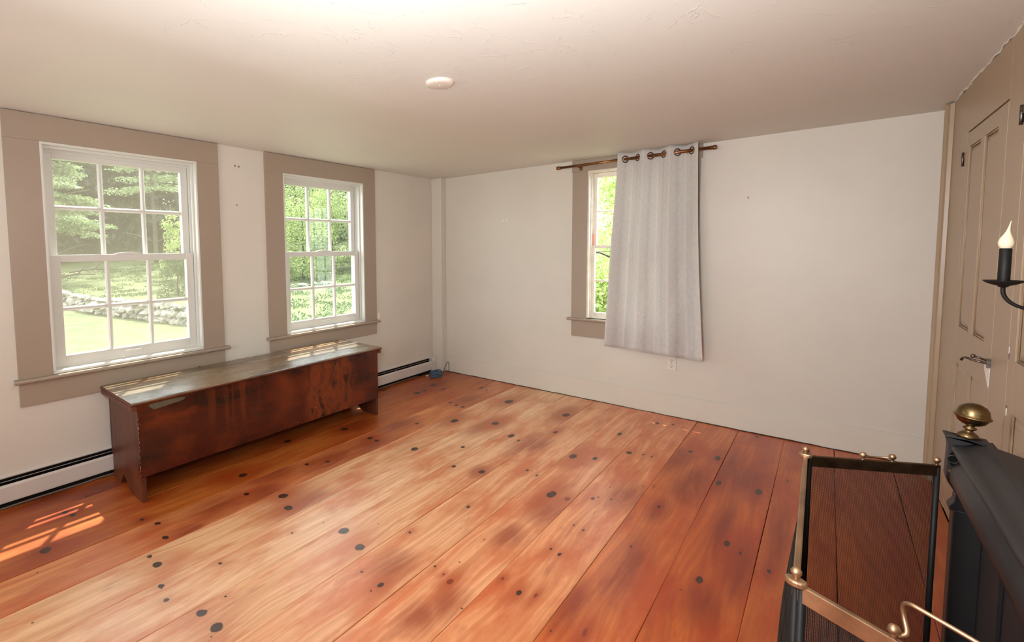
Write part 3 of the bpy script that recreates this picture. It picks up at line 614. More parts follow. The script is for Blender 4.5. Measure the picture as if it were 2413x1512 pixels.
# ------------------------------------------------------------------ cables in the corner
cb = empty('cable_bundle', (.19, -.27, 0)); tag(cb, 'tangled coil of blue cable in corner by the heater', 'cable')
mb = MB()
for k in range(9):
    ph = random.random()*6; R = random.uniform(.045, .085); cx, cy = .19+random.uniform(-.012, .012), -.27+random.uniform(-.012, .012); zz = .006+.006*k
    pts = [(cx+R*.75*math.cos(a+ph), cy+R*1.0*math.sin(a+ph), max(.004, zz+.008*math.sin(2*a+ph))) for a in [2*PI*j/28 for j in range(29)]]
    mb.tube(pts, .0032, 6)
mb.build('coil', 'blue', cb)
MB().tube([(.19, -.34, .02), (.24, -.31, .05), (.22, -.24, .055), (.17, -.2, .03), (.16, -.16, .006)], .0032, 6).build('wrap', 'blue', cb)
dk = MB().tube([(.15, -.16, .004), (.165, -.10, .02), (.165, -.055, .08), (.17, -.03, .115), (.175, -.02, .11), (.18, -.02, .05), (.185, -.03, .006), (.22, -.05, .012), (.30, -.06, .016), (.36, -.045, .006)], .003, 6).build('loose_cable', 'cable')
tag(dk, 'thin dark cable looping up the corner beside blue coil', 'cable')
tag(MB().box(.13, .155, -.20, -.17, .0, .012).build('cable_plug', 'cable', bevel=.003), 'small dark plug on floor beside the blue cable', 'plug')
tag(MB().box(.10, .125, -.335, -.31, .0, .012).build('cable_plug', 'switch', bevel=.003), 'tiny white plug at left of the blue cable', 'plug')

# ------------------------------------------------------------------ ceiling cover plate
cp = empty('ceiling_cover', (1.944, -2.413, CEIL)); tag(cp, 'round blank white cover plate on ceiling', 'ceiling cover')
MB().lathe([(0, -.014), (.050, -.014), (.060, -.011), (.066, -.004), (.067, .006)], (1.944, -2.413, CEIL-.002), (0, 0, 1), 40).build('plate', 'switch', cp)
MB().lathe([(0, -.0165), (.003, -.016), (.0035, -.0135)], (1.944, -2.413, CEIL-.002), (0, 0, 1), 10).build('screw', 'switch', cp)

# ------------------------------------------------------------------ curtain and rod
rod = empty('curtain_rod', (2.07, -.09, 2.093)); tag(rod, 'bronze curtain rod with ringed ends above back window', 'curtain rod')
def rz(x): return 2.089+(x-1.496)*.005
MB().tube([(1.50, -.09, rz(1.5)), (2.10, -.09, rz(2.10))], .0110, 16).build('rod', 'bronze', rod)
MB().tube([(2.10, -.09, rz(2.1)), (2.655, -.09, rz(2.655))], .0130, 16).build('outer_rod', 'bronze', rod)
for xs, sg in ((1.50, -1), (2.655, 1)):
    MB().lathe([(.0, -.002), (.013, -.002), (.0155, 0), (.0155, .004), (.012, .006), (.0125, .010), (.016, .012), (.0165, .022), (.0165, .030), (.014, .034), (.006, .035), (0, .035)], (xs, -.09, rz(xs)), (sg, 0, 0), 20).build('finial', 'bronze', rod)
for xb in (1.66, 2.50):
    mb = MB(); mb.tube([(xb, -.021, rz(xb)-.012), (xb, -.075, rz(xb)-.012), (xb, -.09, rz(xb)-.016)], .005, 8); mb.box(xb-.012, xb+.012, -.025, -.021, rz(xb)-.035, rz(xb)+.02); mb.build('bracket', 'bronze', rod)
cu = empty('curtain', (2.3, -.09, 2.14)); tag(cu, 'light grey linen grommet curtain drawn across back window', 'curtain')
def smooth01(v): v = max(0, min(1, v)); return v*v*(3-2*v)
NF = 3.04
def cpos(s, v):
    """s 0..1 across, v 0 top .. 1 bottom"""
    xt0, xt1, xb0, xb1 = 2.000, 2.578, 1.935, 2.655
    ph = 2*PI*NF*s+PI*.42
    spread = v**1.3
    x = (xt0+(xt1-xt0)*s)*(1-spread)+(xb0+(xb1-xb0)*s)*spread
    amp = .034+.018*smooth01(v*2.2)*(1-.25*v)+.010*v*math.sin(s*9+1)
    w = math.sin(ph); w = math.copysign(abs(w)**.75, w)
    x += .010*math.sin(2*ph)*(1-.4*v)
    y = -.088-amp*w - .040*smooth01(v*1.6) - .006*v*math.sin(14*s+3*v)
    z = 2.150-.001+(.5345-2.150)*v-.012*s*v+(.013*math.sin(ph)-.014*s)*(v**6)
    z -= .004*(1-v)*(1-math.sin(ph))*.8
    return (x, y, z)
mb = MB(); ns, nv = 150, 60
vs = [cpos(i/ns, j/nv) for i in range(ns+1) for j in range(nv+1)]
mb.add(vs, [(i*(nv+1)+j, i*(nv+1)+j+1, (i+1)*(nv+1)+j+1, (i+1)*(nv+1)+j) for i in range(ns) for j in range(nv)], True)
co = mb.build('cloth', 'linen', cu, recalc=False)
uvl = co.data.uv_layers.new(name='UVMap')
for lp in co.data.loops:
    vi = lp.vertex_index; uvl.data[lp.index].uv = ((vi//(nv+1))/ns*.9, (vi % (nv+1))/nv*1.6)
m = co.modifiers.new('thick', 'SOLIDIFY'); m.thickness = .0022; m.offset = 0
mb = MB()     # stitched hem lines
hem = [Vector(cpos(i/ns, .955))+Vector((0, -.0022, 0)) for i in range(ns+1)]; mb.tube(hem, .0009, 4)
mb.build('hem_stitching', 'linen', cu)
mb = MB(); mb.tube([Vector(cpos(i/ns, .999)) for i in range(ns+1)], .0028, 6); mb.build('hem', 'linen', cu)
# grommets where the cloth crosses the rod
ph0 = PI*.42
k = 1
while True:
    s = (k*PI-ph0)/(2*PI*NF)
    if s > 1: break
    p = Vector(cpos(s, .036)); q = Vector(cpos(s+.01, .036))-Vector(cpos(s-.01, .036)); tn = Vector((q.x, q.y, 0)).normalized(); nr = Vector((-tn.y, tn.x, 0))
    MB().torus((p.x, -.09, rz(p.x)), nr, .0255, .0048).build('grommet', 'bronze', cu)
    k += 1

# ------------------------------------------------------------------ six-board chest
ch = empty('blanket_chest', (.32, -2.4, 0)); tag(ch, 'long low dark red-brown wooden chest under the windows', 'chest')
cx0, cx1, cy0, cy1, czl = .085, .560, -3.315, -1.505, .548
ends = [(cx0, 0), (.215, 0), (.262, .058), (.310, .060), (.405, .0), (cx1-.022, 0), (cx1-.022, czl), (cx0, czl)]
def endboard(y, t): return MB().prism([(.085, 0), (.205, 0), (.262, .068), (.296, .052), (.400, 0), (cx1-.022, 0), (cx1-.022, czl), (.085, czl)], y, y+t, lambda a, u, v: (u, a, v)).build('end_board', 'chest_end', ch, bevel=.002)
endboard(cy0, .022); endboard(cy1-.022, .022)
MB().box(cx1-.022, cx1, cy0-.004, cy1+.004, .140, czl).build('front_board', 'chest_front', ch, bevel=.002)
for q_ in (cy0+.0005, cy1-.0245): MB().box(cx1-.0225, cx1-.001, q_, q_+.024, 0, .139).build('front_foot', 'chest_end', ch)
MB().box(cx0-.018, cx0, cy0, cy1, .14, czl).build('back_board', 'chest_in', ch)
MB().box(cx0, cx1-.022, cy0+.022, cy1-.022, .15, .170).build('bottom_board', 'chest_in', ch)
MB().prism([(.045, czl+.001), (.045, czl+.019), (.050, czl+.022), (.570, czl+.022), (.582, czl+.017), (.585, czl+.011), (.580, czl+.004), (.566, czl+.001)], -3.352, -1.470, lambda a, u, v: (u, a, v)).build('lid', 'lid', ch, bevel=.003)
lid_ = bpy.data.objects['lid']; lid_.data.materials.append(M['chest_end'])
for p_ in lid_.data.polygons:
    if abs(p_.normal.z) < .75: p_.material_index = 1
for a, b in ((-3.351, -3.322), (-1.498, -1.471)):
    MB().prism([(a, czl-.024), (a+.004, czl-.028), (b-.002, czl-.028), (b, czl-.02), (b, czl), (a, czl)], .055, .572, lambda q, u, v: (q, u, v)).build('lid_cleat', 'chest_end', ch, bevel=.003)
MB().prism([(-3.235, .505), (-3.075, .520), (-3.06, .533), (-3.10, .542), (-3.255, .540), (-3.262, .53)], cx1, cx1+.0012, lambda a, u, v: (a, u, v)).build('repair_patch', 'putty', ch)
for yy in (-2.75, -1.80): MB().tube([(.052, yy-.01, .569), (.055, yy, .573), (.052, yy+.01, .569)], .0022, 6).build('hinge_pin', 'dark', ch)
for k in range(26):
    pass
mb = MB()
for yy, zz in ((-2.30, .16), (-2.05, .30), (-2.14, .23), (-1.95, .155), (-1.74, .152), (-2.12, .165), (-1.66, .149)):
    mb.lathe([(0, .001), (.0017, .0008), (.002, 0)], (cx1, yy, zz), (1, 0, 0), 8)
mb.build('nail_head', 'spackle', ch, kind='stuff')
mb = MB(); z = .15                            # finish rubbed off the near front corner
while z < .47:
    L = random.uniform(.006, .022); x = cx1-.0005
    mb.tube([(x, cy0-.0035, z), (x+.0004, cy0-.0030+random.uniform(0, .003), z+L/2), (x, cy0-.0035, z+L)], random.uniform(.0012, .0024), 5); z += L+random.uniform(.002, .02)
mb.build('worn_edge', 'rubbed', ch, kind='stuff')

# ------------------------------------------------------------------ panelled wall: doors
def panel_door(name, label, ya, yb, zt, xs_panels, hinge_y, hinge_zs, vis=True):
    """board door lying nearly flush in the tan wall; ya > yb (towards the viewer)"""
    root = empty(name, (CW, (ya+yb)/2, 0)); struct(root, label, 'door')
    X = CW+.020
    xf = .020                                        # face proud of wall
    gap = MB(); gap.box(X-.0015, X, yb-.004, ya+.004, .006, zt+.006); gap.build('shadow_gap', 'dark', root)
    P = xs_panels; zl = [(.20, .785), (.965, 1.838)]
    # stiles and rails, one board each
    ys = [ya]+[v for p in P for v in p]+[yb]
    for k in range(0, len(ys), 2): MB().box(X-xf, X-.001, ys[k+1], ys[k], .008, zt).build('stile', 'tanwall', root, bevel=.0012)
    for (a, b) in P:
        for (z0_, z1_) in ((.008, zl[0][0]), (zl[0][1], zl[1][0]), (zl[1][1], zt)):
            MB().box(X-xf+.0003, X-.001, b, a, z0_, z1_).build('rail', 'tanwall', root, bevel=.0008)
        for (z0_, z1_) in zl:
            mb = MB()
            o_ = [(a, z0_), (b, z0_), (b, z1_), (a, z1_)]; w = .030; i_ = [(a-w, z0_+w), (b+w, z0_+w), (b+w, z1_-w), (a-w, z1_-w)]
            vs = [(X-.006, *p) for p in o_]+[(X-.0145, *p) for p in i_]+[(X-.0035, *p) for p in o_]
            mb.add(vs, [(0, 1, 5, 4), (1, 2, 6, 5), (2, 3, 7, 6), (3, 0, 4, 7), (4, 5, 6, 7)]); mb.build('panel', 'tanwall', root, recalc=False)
            mb = MB(); e = .004                      # quirk bead round each panel
            for (p, q) in zip(o_, o_[1:]+o_[:1]):
                c_ = ((a+b)/2, (z0_+z1_)/2)
                f_ = lambda t_: (X-.013, t_[0]+(e if t_[0] < c_[0] else -e), t_[1]+(e if t_[1] < c_[1] else -e))
                mb.tube([f_(p), f_(q)], .0028, 8)
            mb.build('bead', 'tanwall', root)
    for hz in hinge_zs:
        h = MB().box(X-xf-.002, X-xf, hinge_y-.02, hinge_y+.02, hz-.03, hz+.03).build('hinge', 'tanwall', root, bevel=.001)
        MB().tube([(X-xf-.005, hinge_y, hz-.034), (X-xf-.005, hinge_y, hz+.034)], .005, 8).build('hinge_knuckle', 'steel', h)
        MB().box(X-xf-.003, X-xf-.0018, hinge_y-.018, hinge_y-.003, hz-.028, hz+.004).build('bare_leaf', 'dark', h)
    return root
for (a_, b_, z0_, z1_) in ((-.001, -.600, 0, CEIL+.01), (-.600, -1.331, 1.916, CEIL+.01), (-1.331, -1.552, 0, CEIL+.01), (-1.552, -2.209, 1.916, CEIL+.01), (-2.209, -4.2, 0, CEIL+.01), (-4.2, YB, 0, CEIL+.01)):
    MB().box(CW, CW+.021, b_+.0006, a_-.0006, z0_, z1_).build('board', 'tanwall', wr, bevel=.001)
d1 = panel_door('door_1', 'tan four panel closet door with small brass thumb latch', -.609, -1.322, 1.907, [(-.662, -.900), (-.968, -1.196)], -.566, (1.79,))
X = CW
mb = MB(); mb.prism([(-1.235, .895), (-1.325, .900), (-1.330, .885), (-1.325, .81), (-1.318, .800), (-1.250, .860)], X-.002, X, lambda a, u, v: (a, u, v)); mb.build('latch_plate', 'spackle', d1)
mb = MB(); mb.tube([(X-.002, -1.275, .890), (X-.030, -1.265, .896), (X-.050, -1.235, .900), (X-.056, -1.215, .896), (X-.058, -1.205, .884)], [.005, .005, .0045, .004, .005], 8); mb.build('latch_handle', 'steel', d1)
mb = MB(); mb.tube([(X-.002, -1.275, .902), (X-.035, -1.275, .915)], .004, 8); mb.lathe([(0, .0), (.008, .001), (.009, .006), (.006, .011), (0, .012)], (X-.033, -1.275, .914), (-1, 0, .3), 12); mb.build('latch_knob', 'steel', d1)
mb = MB(); mb.box(X-.010, X, -1.335, -1.322, .882, .918); mb.tube([(X-.008, -1.28, .897), (X-.008, -1.345, .897)], .003, 6); mb.build('latch_bar', 'steel', d1)
d2 = panel_door('door_2', 'tan panelled door farther right, nearest the hearth', -1.560, -2.20, 1.907, [(-1.632, -1.86), (-1.93, -2.14)], -1.528, (1.815,))
mb = blob(CW-.0005, -1.566, .985, 'x', .008, .028, .001); mb.build('worn_keyhole', 'mark', d2)
mb = blob(CW-.0015, -1.566, .995, 'x', .005, .015, .001); mb.build('bare_paint', 'spackle', d2)
MB().box(CW-.0015, CW, -1.585, -1.577, .762, .792).build('bare_paint', 'spackle', d2)
MB().box(CW-.0015, CW, -1.587, -1.576, .789, .797).build('bolt_hole', 'mark', d2)

# ------------------------------------------------------------------ wall sconce
sc = empty('candle_sconce', (CW, -2.10, 1.19)); tag(sc, 'black iron wall sconce with one ivory flame bulb', 'sconce')
cxs, cys = 3.706, -2.082
MB().lathe([(0, 0), (.0115, 0), (.012, .002), (.012, .092), (.010, .094), (0, .094)], (cxs, cys, 1.262), (0, 0, 1), 24).build('candle_sleeve', 'black', sc)
fl_ = [(.006, 0), (.0125, .006), (.0150, .014), (.0152, .022), (.0125, .032), (.0075, .042), (.004, .052), (.002, .064), (.0006, .080)]
mb = MB(); mb.lathe(fl_, (0, 0, 0), (0, 0, 1), 22)
mb.v = [(cxs+v[0]+.004*max(0, v[2]-.03)/.05, cys+v[1]-.012*(max(0, v[2]-.03)/.05)**1.5, 1.353+v[2]) for v in mb.v]
mb.build('flame_bulb', 'wax', sc)
MB().lathe([(0, -.018), (.008, -.017), (.012, -.013), (.022, -.010), (.034, -.004), (.039, .0008), (.0395, .002), (.034, .0005), (.014, -.002), (0, -.002)], (cxs, cys, 1.263), (0, 0, 1), 32).build('drip_pan', 'black', sc)
arm = []
for k in range(17):
    a = PI*k/16*.5
    arm.append((cxs+.058*(1-math.cos(a)), cys, 1.246-.008-.052*math.sin(a)))
arm = [(cxs, cys, 1.247)]+arm+[(cxs+.075, cys, 1.1855), (cxs+.095, cys, 1.192), (CW-.006, cys, 1.202)]
MB().tube(arm, .0048, 10).build('arm', 'black', sc)
MB().prism([(-.03, -.07), (.03, -.07), (.038, 0), (.03, .07), (0, .09), (-.03, .07), (-.038, 0)], 0, .006, lambda a, u, v: (CW-a, cys+u, 1.205+v)).build('back_plate', 'black', sc, bevel=.002)

# ------------------------------------------------------------------ cast iron open-front stove
sv = empty('open_stove', (3.72, -2.45, 0)); tag(sv, 'black cast iron open front stove with brass ball finial', 'stove')
YF, YN = -1.985, -2.93                       # far and near ends of the front
# top plate: splayed ends, moulded front nose
MB().prism([(3.700, YF-.092), (3.700, YN+.092), (CW-.003, YN+.238), (CW-.003, YF-.238)], .764, .7815, lambda a, u, v: (u, v, a)).build('top_plate', 'iron', sv, bevel=.002)
for (e_, g_) in ((YF, -1), (YN, 1)):
    cap_ = [(3.622, e_), (3.622, e_+g_*.056), (3.701, e_+g_*.060), (3.701, e_+g_*.093)]
    MB().prism(cap_, .7755, .782, lambda a, u, v: (u, v, a)).build('post_cap', 'iron', sv, bevel=.0015)
# ogee hood with bolster, swept along the front
prof = [(3.715, .752), (3.715, .7815), (3.700, .780), (3.686, .773), (3.672, .763), (3.656, .757), (3.641, .756), (3.634, .750), (3.635, .742), (3.640, .735), (3.650, .722), (3.654, .712), (3.650, .702), (3.641, .690), (3.636, .674), (3.635, .655), (3.639, .636), (3.647, .622), (3.656, .613), (3.662, .598), (3.672, .594), (3.690, .60), (3.715, .64)]
mb = MB(); n = 30; m_ = len(prof); vs = []
for j in range(n+1):
    y = (YF-.058)+(YN+.116-YF)*j/n; arch = .03*math.sin(PI*j/n)
    for (x, z) in prof: vs.append((x, y, z+(arch if z < .63 else 0)))
mb.add(vs, [(j*m_+k, j*m_+(k+1) % m_, (j+1)*m_+(k+1) % m_, (j+1)*m_+k) for j in range(n) for k in range(m_)], True)
mb.f += [tuple(range(m_)), tuple(reversed(range(n*m_, n*m_+m_)))]; mb.sm += [False]*2
mb.build('hood', 'iron', sv)
def post(ye, sg):
    """front pilaster at end ye; sg=+1 far end, -1 near end"""
    g = lambda a: ye-sg*a
    lo_, hi_ = sorted((g(.0), g(.052)))
    MB().box(3.648, 3.71, lo_, hi_, 0.02, .55).build('pilaster', 'iron', sv, bevel=.003)
    a_, b_ = sorted((g(.004), g(.048)))
    MB().prism([(3.640, .545), (3.640, .558), (3.650, .575), (3.652, .600), (3.634, .632), (3.629, .650), (3.631, .735), (3.630, .752), (3.627, .766), (3.623, .7755), (3.712, .7755), (3.712, .545)], a_, b_, lambda a, u, v: (u, a, v)).build('capital', 'iron', sv, bevel=.002)
    # pierced eye and boss on the bracket, seen from the room side
    yy = g(.050)
    e = MB().prism([(.009*math.cos(t_), .024*math.sin(t_)+.010*math.cos(t_)*0) for t_ in [2*PI*k/18 for k in range(18)]], yy-.0012, yy+.0012, lambda a, u, v: (3.642+u, a, .708+v)).build('pierced_eye', 'dark', sv)
    MB().torus((3.642, yy-.001, .708), (0, 1, 0), .012, .002).build('eye_rim', 'iron', sv)
    MB().lathe([(0, .008), (.005, .006), (.008, .0)], (3.640, yy, .668), (0, -1, 0), 12).build('boss', 'brass', sv)
    MB().lathe([(0, .006), (.003, .004), (.005, .0)], (3.642, yy, .637), (0, -1, 0), 10).build('boss', 'iron', sv)
    MB().box(3.636, 3.72, lo_-.008, hi_+.008, 0, .03).build('foot', 'iron', sv, bevel=.004)
    # brass ball finial
    fy = ye-sg*.045; base = (3.668, fy, .782)
    f = MB().lathe([(0, 0), (.021, 0), (.0235, .004), (.021, .011), (.014, .017), (.0085, .021), (.0085, .024), (.0145, .029), (.0145, .032), (.009, .036), (.0095, .040), (.020, .044), (.029, .051), (.0335, .060), (.0350, .0645), (.0385, .0660), (.0395, .0685), (.0385, .0710), (.0350, .0725), (.0345, .080), (.0315, .091), (.0245, .100), (.0125, .1065), (.005, .1078), (0, .108)], base, (.10, -.03, 1), 36).build('ball_finial', 'brass', sv)
post(YF, 1); post(YN, -1)
# splayed side panels, back, hearth inside, vertical ribs
for (ye, sg) in ((YF, 1), (YN, -1)):
    ya = ye-sg*.02; yb = ye-sg*.225
    n_ = [(3.70, ya), (CW-.006, yb), (CW-.006, yb-sg*.012), (3.70, ya-sg*.014)]
    MB().prism(n_, .02, .752, lambda a, u, v: (u, v, a)).build('side_panel', 'iron', sv)
    for q in (.35, .7):
        x = 3.70+(CW-3.706)*q; y = ya+(yb-ya)*q-sg*.016
        MB().box(x-.003, x+.003, min(y-.006, y+.006), max(y-.006, y+.006), .04, .60).build('rib', 'iron', sv)
MB().box(CW-.012, CW-.004, YN+.2, YF-.2, .02, .752).build('fire_back', 'iron', sv)
MB().prism([(3.62, YF-.0), (3.62, YN), (CW-.012, YN+.2), (CW-.012, YF-.2)], .012, .035, lambda a, u, v: (u, v, a)).build('hearth_plate', 'iron', sv, bevel=.003)
MB().box(3.72, 3.75, -2.455-.02, -2.455+.02, .7825, .7885).build('damper_stop', 'iron', sv, bevel=.002)

# ------------------------------------------------------------------ folding fire screen
fs = empty('fire_screen', (3.31, -2.77, 0)); tag(fs, 'folding black mesh fire screen with brass top rails', 'fire screen')
ZT = .758
A = Vector((3.588, -2.272, 0)); B = Vector((3.302, -2.430, 0)); Cc = Vector((3.309, -3.118, 0)); Dv = Vector((.893, -.45, 0)).normalized(); D = Cc+Dv*.325
def screen_panel(P, Q, rail, bulge=0.0, pitch=.0026, wr=.00043):
    d = (Q-P); L = d.length; t = d.normalized(); nrm = Vector((t.y, -t.x, 0))
    p = empty('panel', (0, 0, 0)); p.parent = fs; p.location = (0, 0, 0)
    # side rods and bottom rail
    mb = MB()
    for s_ in (.010, L-.010):
        c = P+t*s_; mb.tube([c+Vector((0, 0, .0)), c+Vector((0, 0, ZT-.006))], .0068, 10)
    mb.tube([P+t*.010+Vector((0, 0, .02)), Q-t*.010+Vector((0, 0, .02))], .0045, 8)
    fr = mb.build('panel_frame', 'black', fs)
    mb = MB(); a_, b_ = P+t*.006, Q-t*.006
    w = .0055
    vs = [a_+nrm*sx*w+Vector((0, 0, z)) for (sx, z) in ((-1, ZT-.030), (-1, ZT-.001), (-.6, ZT), (.6, ZT), (1, ZT-.001), (1, ZT-.030))]
    ve = [b_+nrm*sx*w+Vector((0, 0, z)) for (sx, z) in ((-1, ZT-.030), (-1, ZT-.001), (-.6, ZT), (.6, ZT), (1, ZT-.001), (1, ZT-.030))]
    mb.add(vs+ve, [(i, (i+1) % 6, 6+(i+1) % 6, 6+i) for i in range(6)]+[tuple(range(6)), tuple(range(11, 5, -1))])
    mb.build('top_rail', rail, fs)
    # woven wire, every wire is real
    mb = MB(); z0, z1 = .022, ZT-.028; n = int((L-.03)/pitch)
    def off(s_, z): return bulge*math.sin(PI*min(1, max(0, s_/L)))*math.sin(PI*min(1, max(0, (z-z0)/(z1-z0))))
    K = 9 if bulge else 1
    for k in range(n+1):
        s_ = .015+(L-.03)*k/n
        pts = [P+t*s_+nrm*off(s_, z0+(z1-z0)*j/K)+Vector((0, 0, z0+(z1-z0)*j/K)) for j in range(K+1)]
        mb.tube(pts, wr, 4, False, False)
    n = int((z1-z0)/pitch)
    for k in range(n+1):
        z = z0+(z1-z0)*k/n
        pts = [P+t*(.015+(L-.03)*j/K)+nrm*(off(.015+(L-.03)*j/K, z))+Vector((0, 0, z)) for j in range(K+1)]
        mb.tube(pts, wr, 4, False, False)
    bpy.data.objects.remove(p)
    return mb.build('wire_mesh', 'black', fs, kind='stuff', recalc=False)
screen_panel(A, B, 'darkbrass'); screen_panel(B, Cc, 'oldbrass', .034); screen_panel(Cc, D, 'oldbrass')
def knob(p, r=.008, mat='oldbrass'):
    return MB().lathe([(.004, 0), (.0035, .004), (r*.55, .006), (r, .011), (r, .015), (r*.7, .020), (0, .022)], (p.x, p.y, ZT), (0, 0, 1), 16).build('knob', mat, fs)
tA = (B-A).normalized()
for s_ in (.012, .115, .185): knob(A+tA*s_*1.0)
MB().tube([(A+tA*.115)+Vector((0, 0, ZT+.008)), (A+tA*.128)+Vector((.0, .012, ZT+.006)), (A+tA*.17)+Vector((0, .014, ZT+.004)), (A+tA*.185)+Vector((0, 0, ZT+.008))], .0028, 8).build('handle', 'oldbrass', fs)
for P in (B, Cc):                             # hinge castings joining the panels
    e = MB().prism([(.016*math.cos(a)*1.25, .011*math.sin(a)) for a in [2*PI*k/16 for k in range(16)]], ZT-.004, ZT+.008, lambda a, u, v: (P.x+u*.8+v*.4, P.y-.004+v-u*.3, a)).build('hinge', 'oldbrass', fs, bevel=.003)
    MB().lathe([(.004, .006), (.0045, .012), (.0085, .016), (.0085, .021), (.005, .026), (0, .027)], (P.x, P.y, ZT), (0, 0, 1), 16).build('knob', 'oldbrass', fs)
MB().tube([B+Vector((-.012, .004, ZT)), B+Vector((-.004, .012, ZT+.012)), B+Vector((.01, .004, ZT+.010)), B+Vector((.014, -.006, ZT))], .0025, 6).build('hinge_loop', 'steel', fs)
K1, K2 = Cc+Dv*.135, Cc+Dv*.26
knob(K1); knob(K2)
MB().tube(smooth_path([K1+Vector((.004, 0, ZT+.006)), K1+Vector((.014, .004, ZT+.012)), K1+Vector((.012, .016, ZT+.028)), K1+Vector((.010, .018, ZT+.045)), K1+Dv*.012+Vector((.004, .016, ZT+.057)), K1+Dv*.035+Vector((0, .016, ZT+.058)), K2-Dv*.02+Vector((0, .016, ZT+.050)), K2+Vector((0, .010, ZT+.035)), K2+Vector((0, 0, ZT+.010))]), .0034, 10).build('handle', 'oldbrass', fs)

# ------------------------------------------------------------------ outdoors
def gz(x, y):
    z = -.5+.05*max(0, -x-14)+.085*max(0, y-2.5)*min(1, max(0, -x+3)/8)
    if x > -5 : z += 0
    return z+.03*math.sin(x*.7)*math.sin(y*.5)
mb = MB(); nx, ny = 90, 90; vs = []
for i in range(nx+1):
    for j in range(ny+1):
        x = -62+74*(i/nx)**.9; y = -30+78*j/ny; vs.append((x, y, gz(x, y)))
mb.add(vs, [(i*(ny+1)+j, (i+1)*(ny+1)+j, (i+1)*(ny+1)+j+1, i*(ny+1)+j+1) for i in range(nx) for j in range(ny)], True)
struct(mb.build('lawn', 'grass', recalc=False), 'sunlit green lawn and field outside the windows', 'lawn')

# dry stone wall: each visible stone is a part
sw = empty('stone_wall', (-12, .4, -.5)); tag(sw, 'grey dry laid field stone wall crossing the lawn', 'stone wall')
stones = []
for k in range(9):
    bm = bmesh.new(); rnd = random.Random(k)
    for _ in range(15):
        v = Vector((rnd.gauss(0, 1), rnd.gauss(0, 1), rnd.gauss(0, 1))).normalized(); bm.verts.new((v.x*.52, v.y*.5, v.z*.48))
    r = bmesh.ops.convex_hull(bm, input=bm.verts); bmesh.ops.delete(bm, geom=[g for g in r['geom_interior'] if isinstance(g, bmesh.types.BMVert)], context='VERTS')
    bmesh.ops.recalc_face_normals(bm, faces=bm.faces)
    me = bpy.data.meshes.new('stone'); bm.to_mesh(me); bm.free(); me.materials.append(M['stone']); stones.append(me)
path = [Vector((-7.4, 1.5, 0)), Vector((-9.0, .95, 0)), Vector((-12.5, .35, 0)), Vector((-16, -.15, 0)), Vector((-21, -1.0, 0))]
def along(s):
    for a, b in zip(path, path[1:]):
        L = (b-a).length
        if s <= L: return a.lerp(b, s/L), (b-a).normalized()
        s -= L
    return path[-1], (path[-1]-path[-2]).normalized()
total = sum((b-a).length for a, b in zip(path, path[1:]))
for row in range(3):
    s = random.uniform(0, .2)
    while s < total:
        big = random.uniform(.24, .42) if row < 2 else random.uniform(.18, .34)
        p, d = along(s+big/2); nrm = Vector((-d.y, d.x, 0))
        o = bpy.data.objects.new('stone', random.choice(stones)); COL.objects.link(o); o.parent = sw
        z = gz(p.x, p.y)+.06+row*.20+random.uniform(-.02, .03)
        q = p+nrm*random.uniform(-.05, .05); o.location = (q.x+12, q.y-.4, z+.5)
        o.rotation_euler = (random.uniform(-.3, .3), random.uniform(-.3, .3), math.atan2(d.y, d.x)+random.uniform(-.3, .3)); o.scale = (big*1.1, big*1.1, big*.78)
        s += big*.82
    # hearting stones on the far side share the same wall
mb = MB(); n = 30; vs = []
for j in range(n+1):
    p, d = along(total*j/n); nrm = Vector((-d.y, d.x, 0)); g = gz(p.x, p.y)
    for (u, h) in ((0, -.1), (.0, .38), (.28, .38), (.35, -.1)): vs.append(tuple(p+nrm*u*(-1)+Vector((0, 0, g+h))))
mb.add(vs, [(j*4+k, j*4+(k+1) % 4, (j+1)*4+(k+1) % 4, (j+1)*4+k) for j in range(n) for k in range(4)]); mb.build('rubble_core', 'stone', sw)

def leaves(rnd, centers, n, size, flat=1.0, droop=0.0):
    """scatter leaf quads in ellipsoid clumps: centers=[(c,(rx,ry,rz))]"""
    mb = MB(); vs = []; fs = []
    tot = sum(r[0]*r[1] for _, r in centers)
    for c, r in centers:
        m_ = max(12, int(n*r[0]*r[1]/tot))
        for _ in range(m_):
            v = Vector((rnd.gauss(0, 1), rnd.gauss(0, 1), rnd.gauss(0, 1))).normalized()*(rnd.random()**.45)
            p = Vector(c)+Vector((v.x*r[0], v.y*r[1], v.z*r[2]))
            p.z -= droop*((v.x*v.x+v.y*v.y))*r[0]
            u = Vector((rnd.gauss(0, 1), rnd.gauss(0, 1), rnd.gauss(0, flat))).normalized(); w = u.cross(Vector((rnd.gauss(0, 1), rnd.gauss(0, 1), rnd.gauss(0, 1)))).normalized()
            s_ = size*rnd.uniform(.6, 1.3); a = u*s_; b = w*s_*.45
            k = len(vs); vs += [p-a*.5, p+b*.5, p+a*.5, p-b*.5]; fs.append((k, k+1, k+2, k+3))
    mb.add(vs, fs); return mb
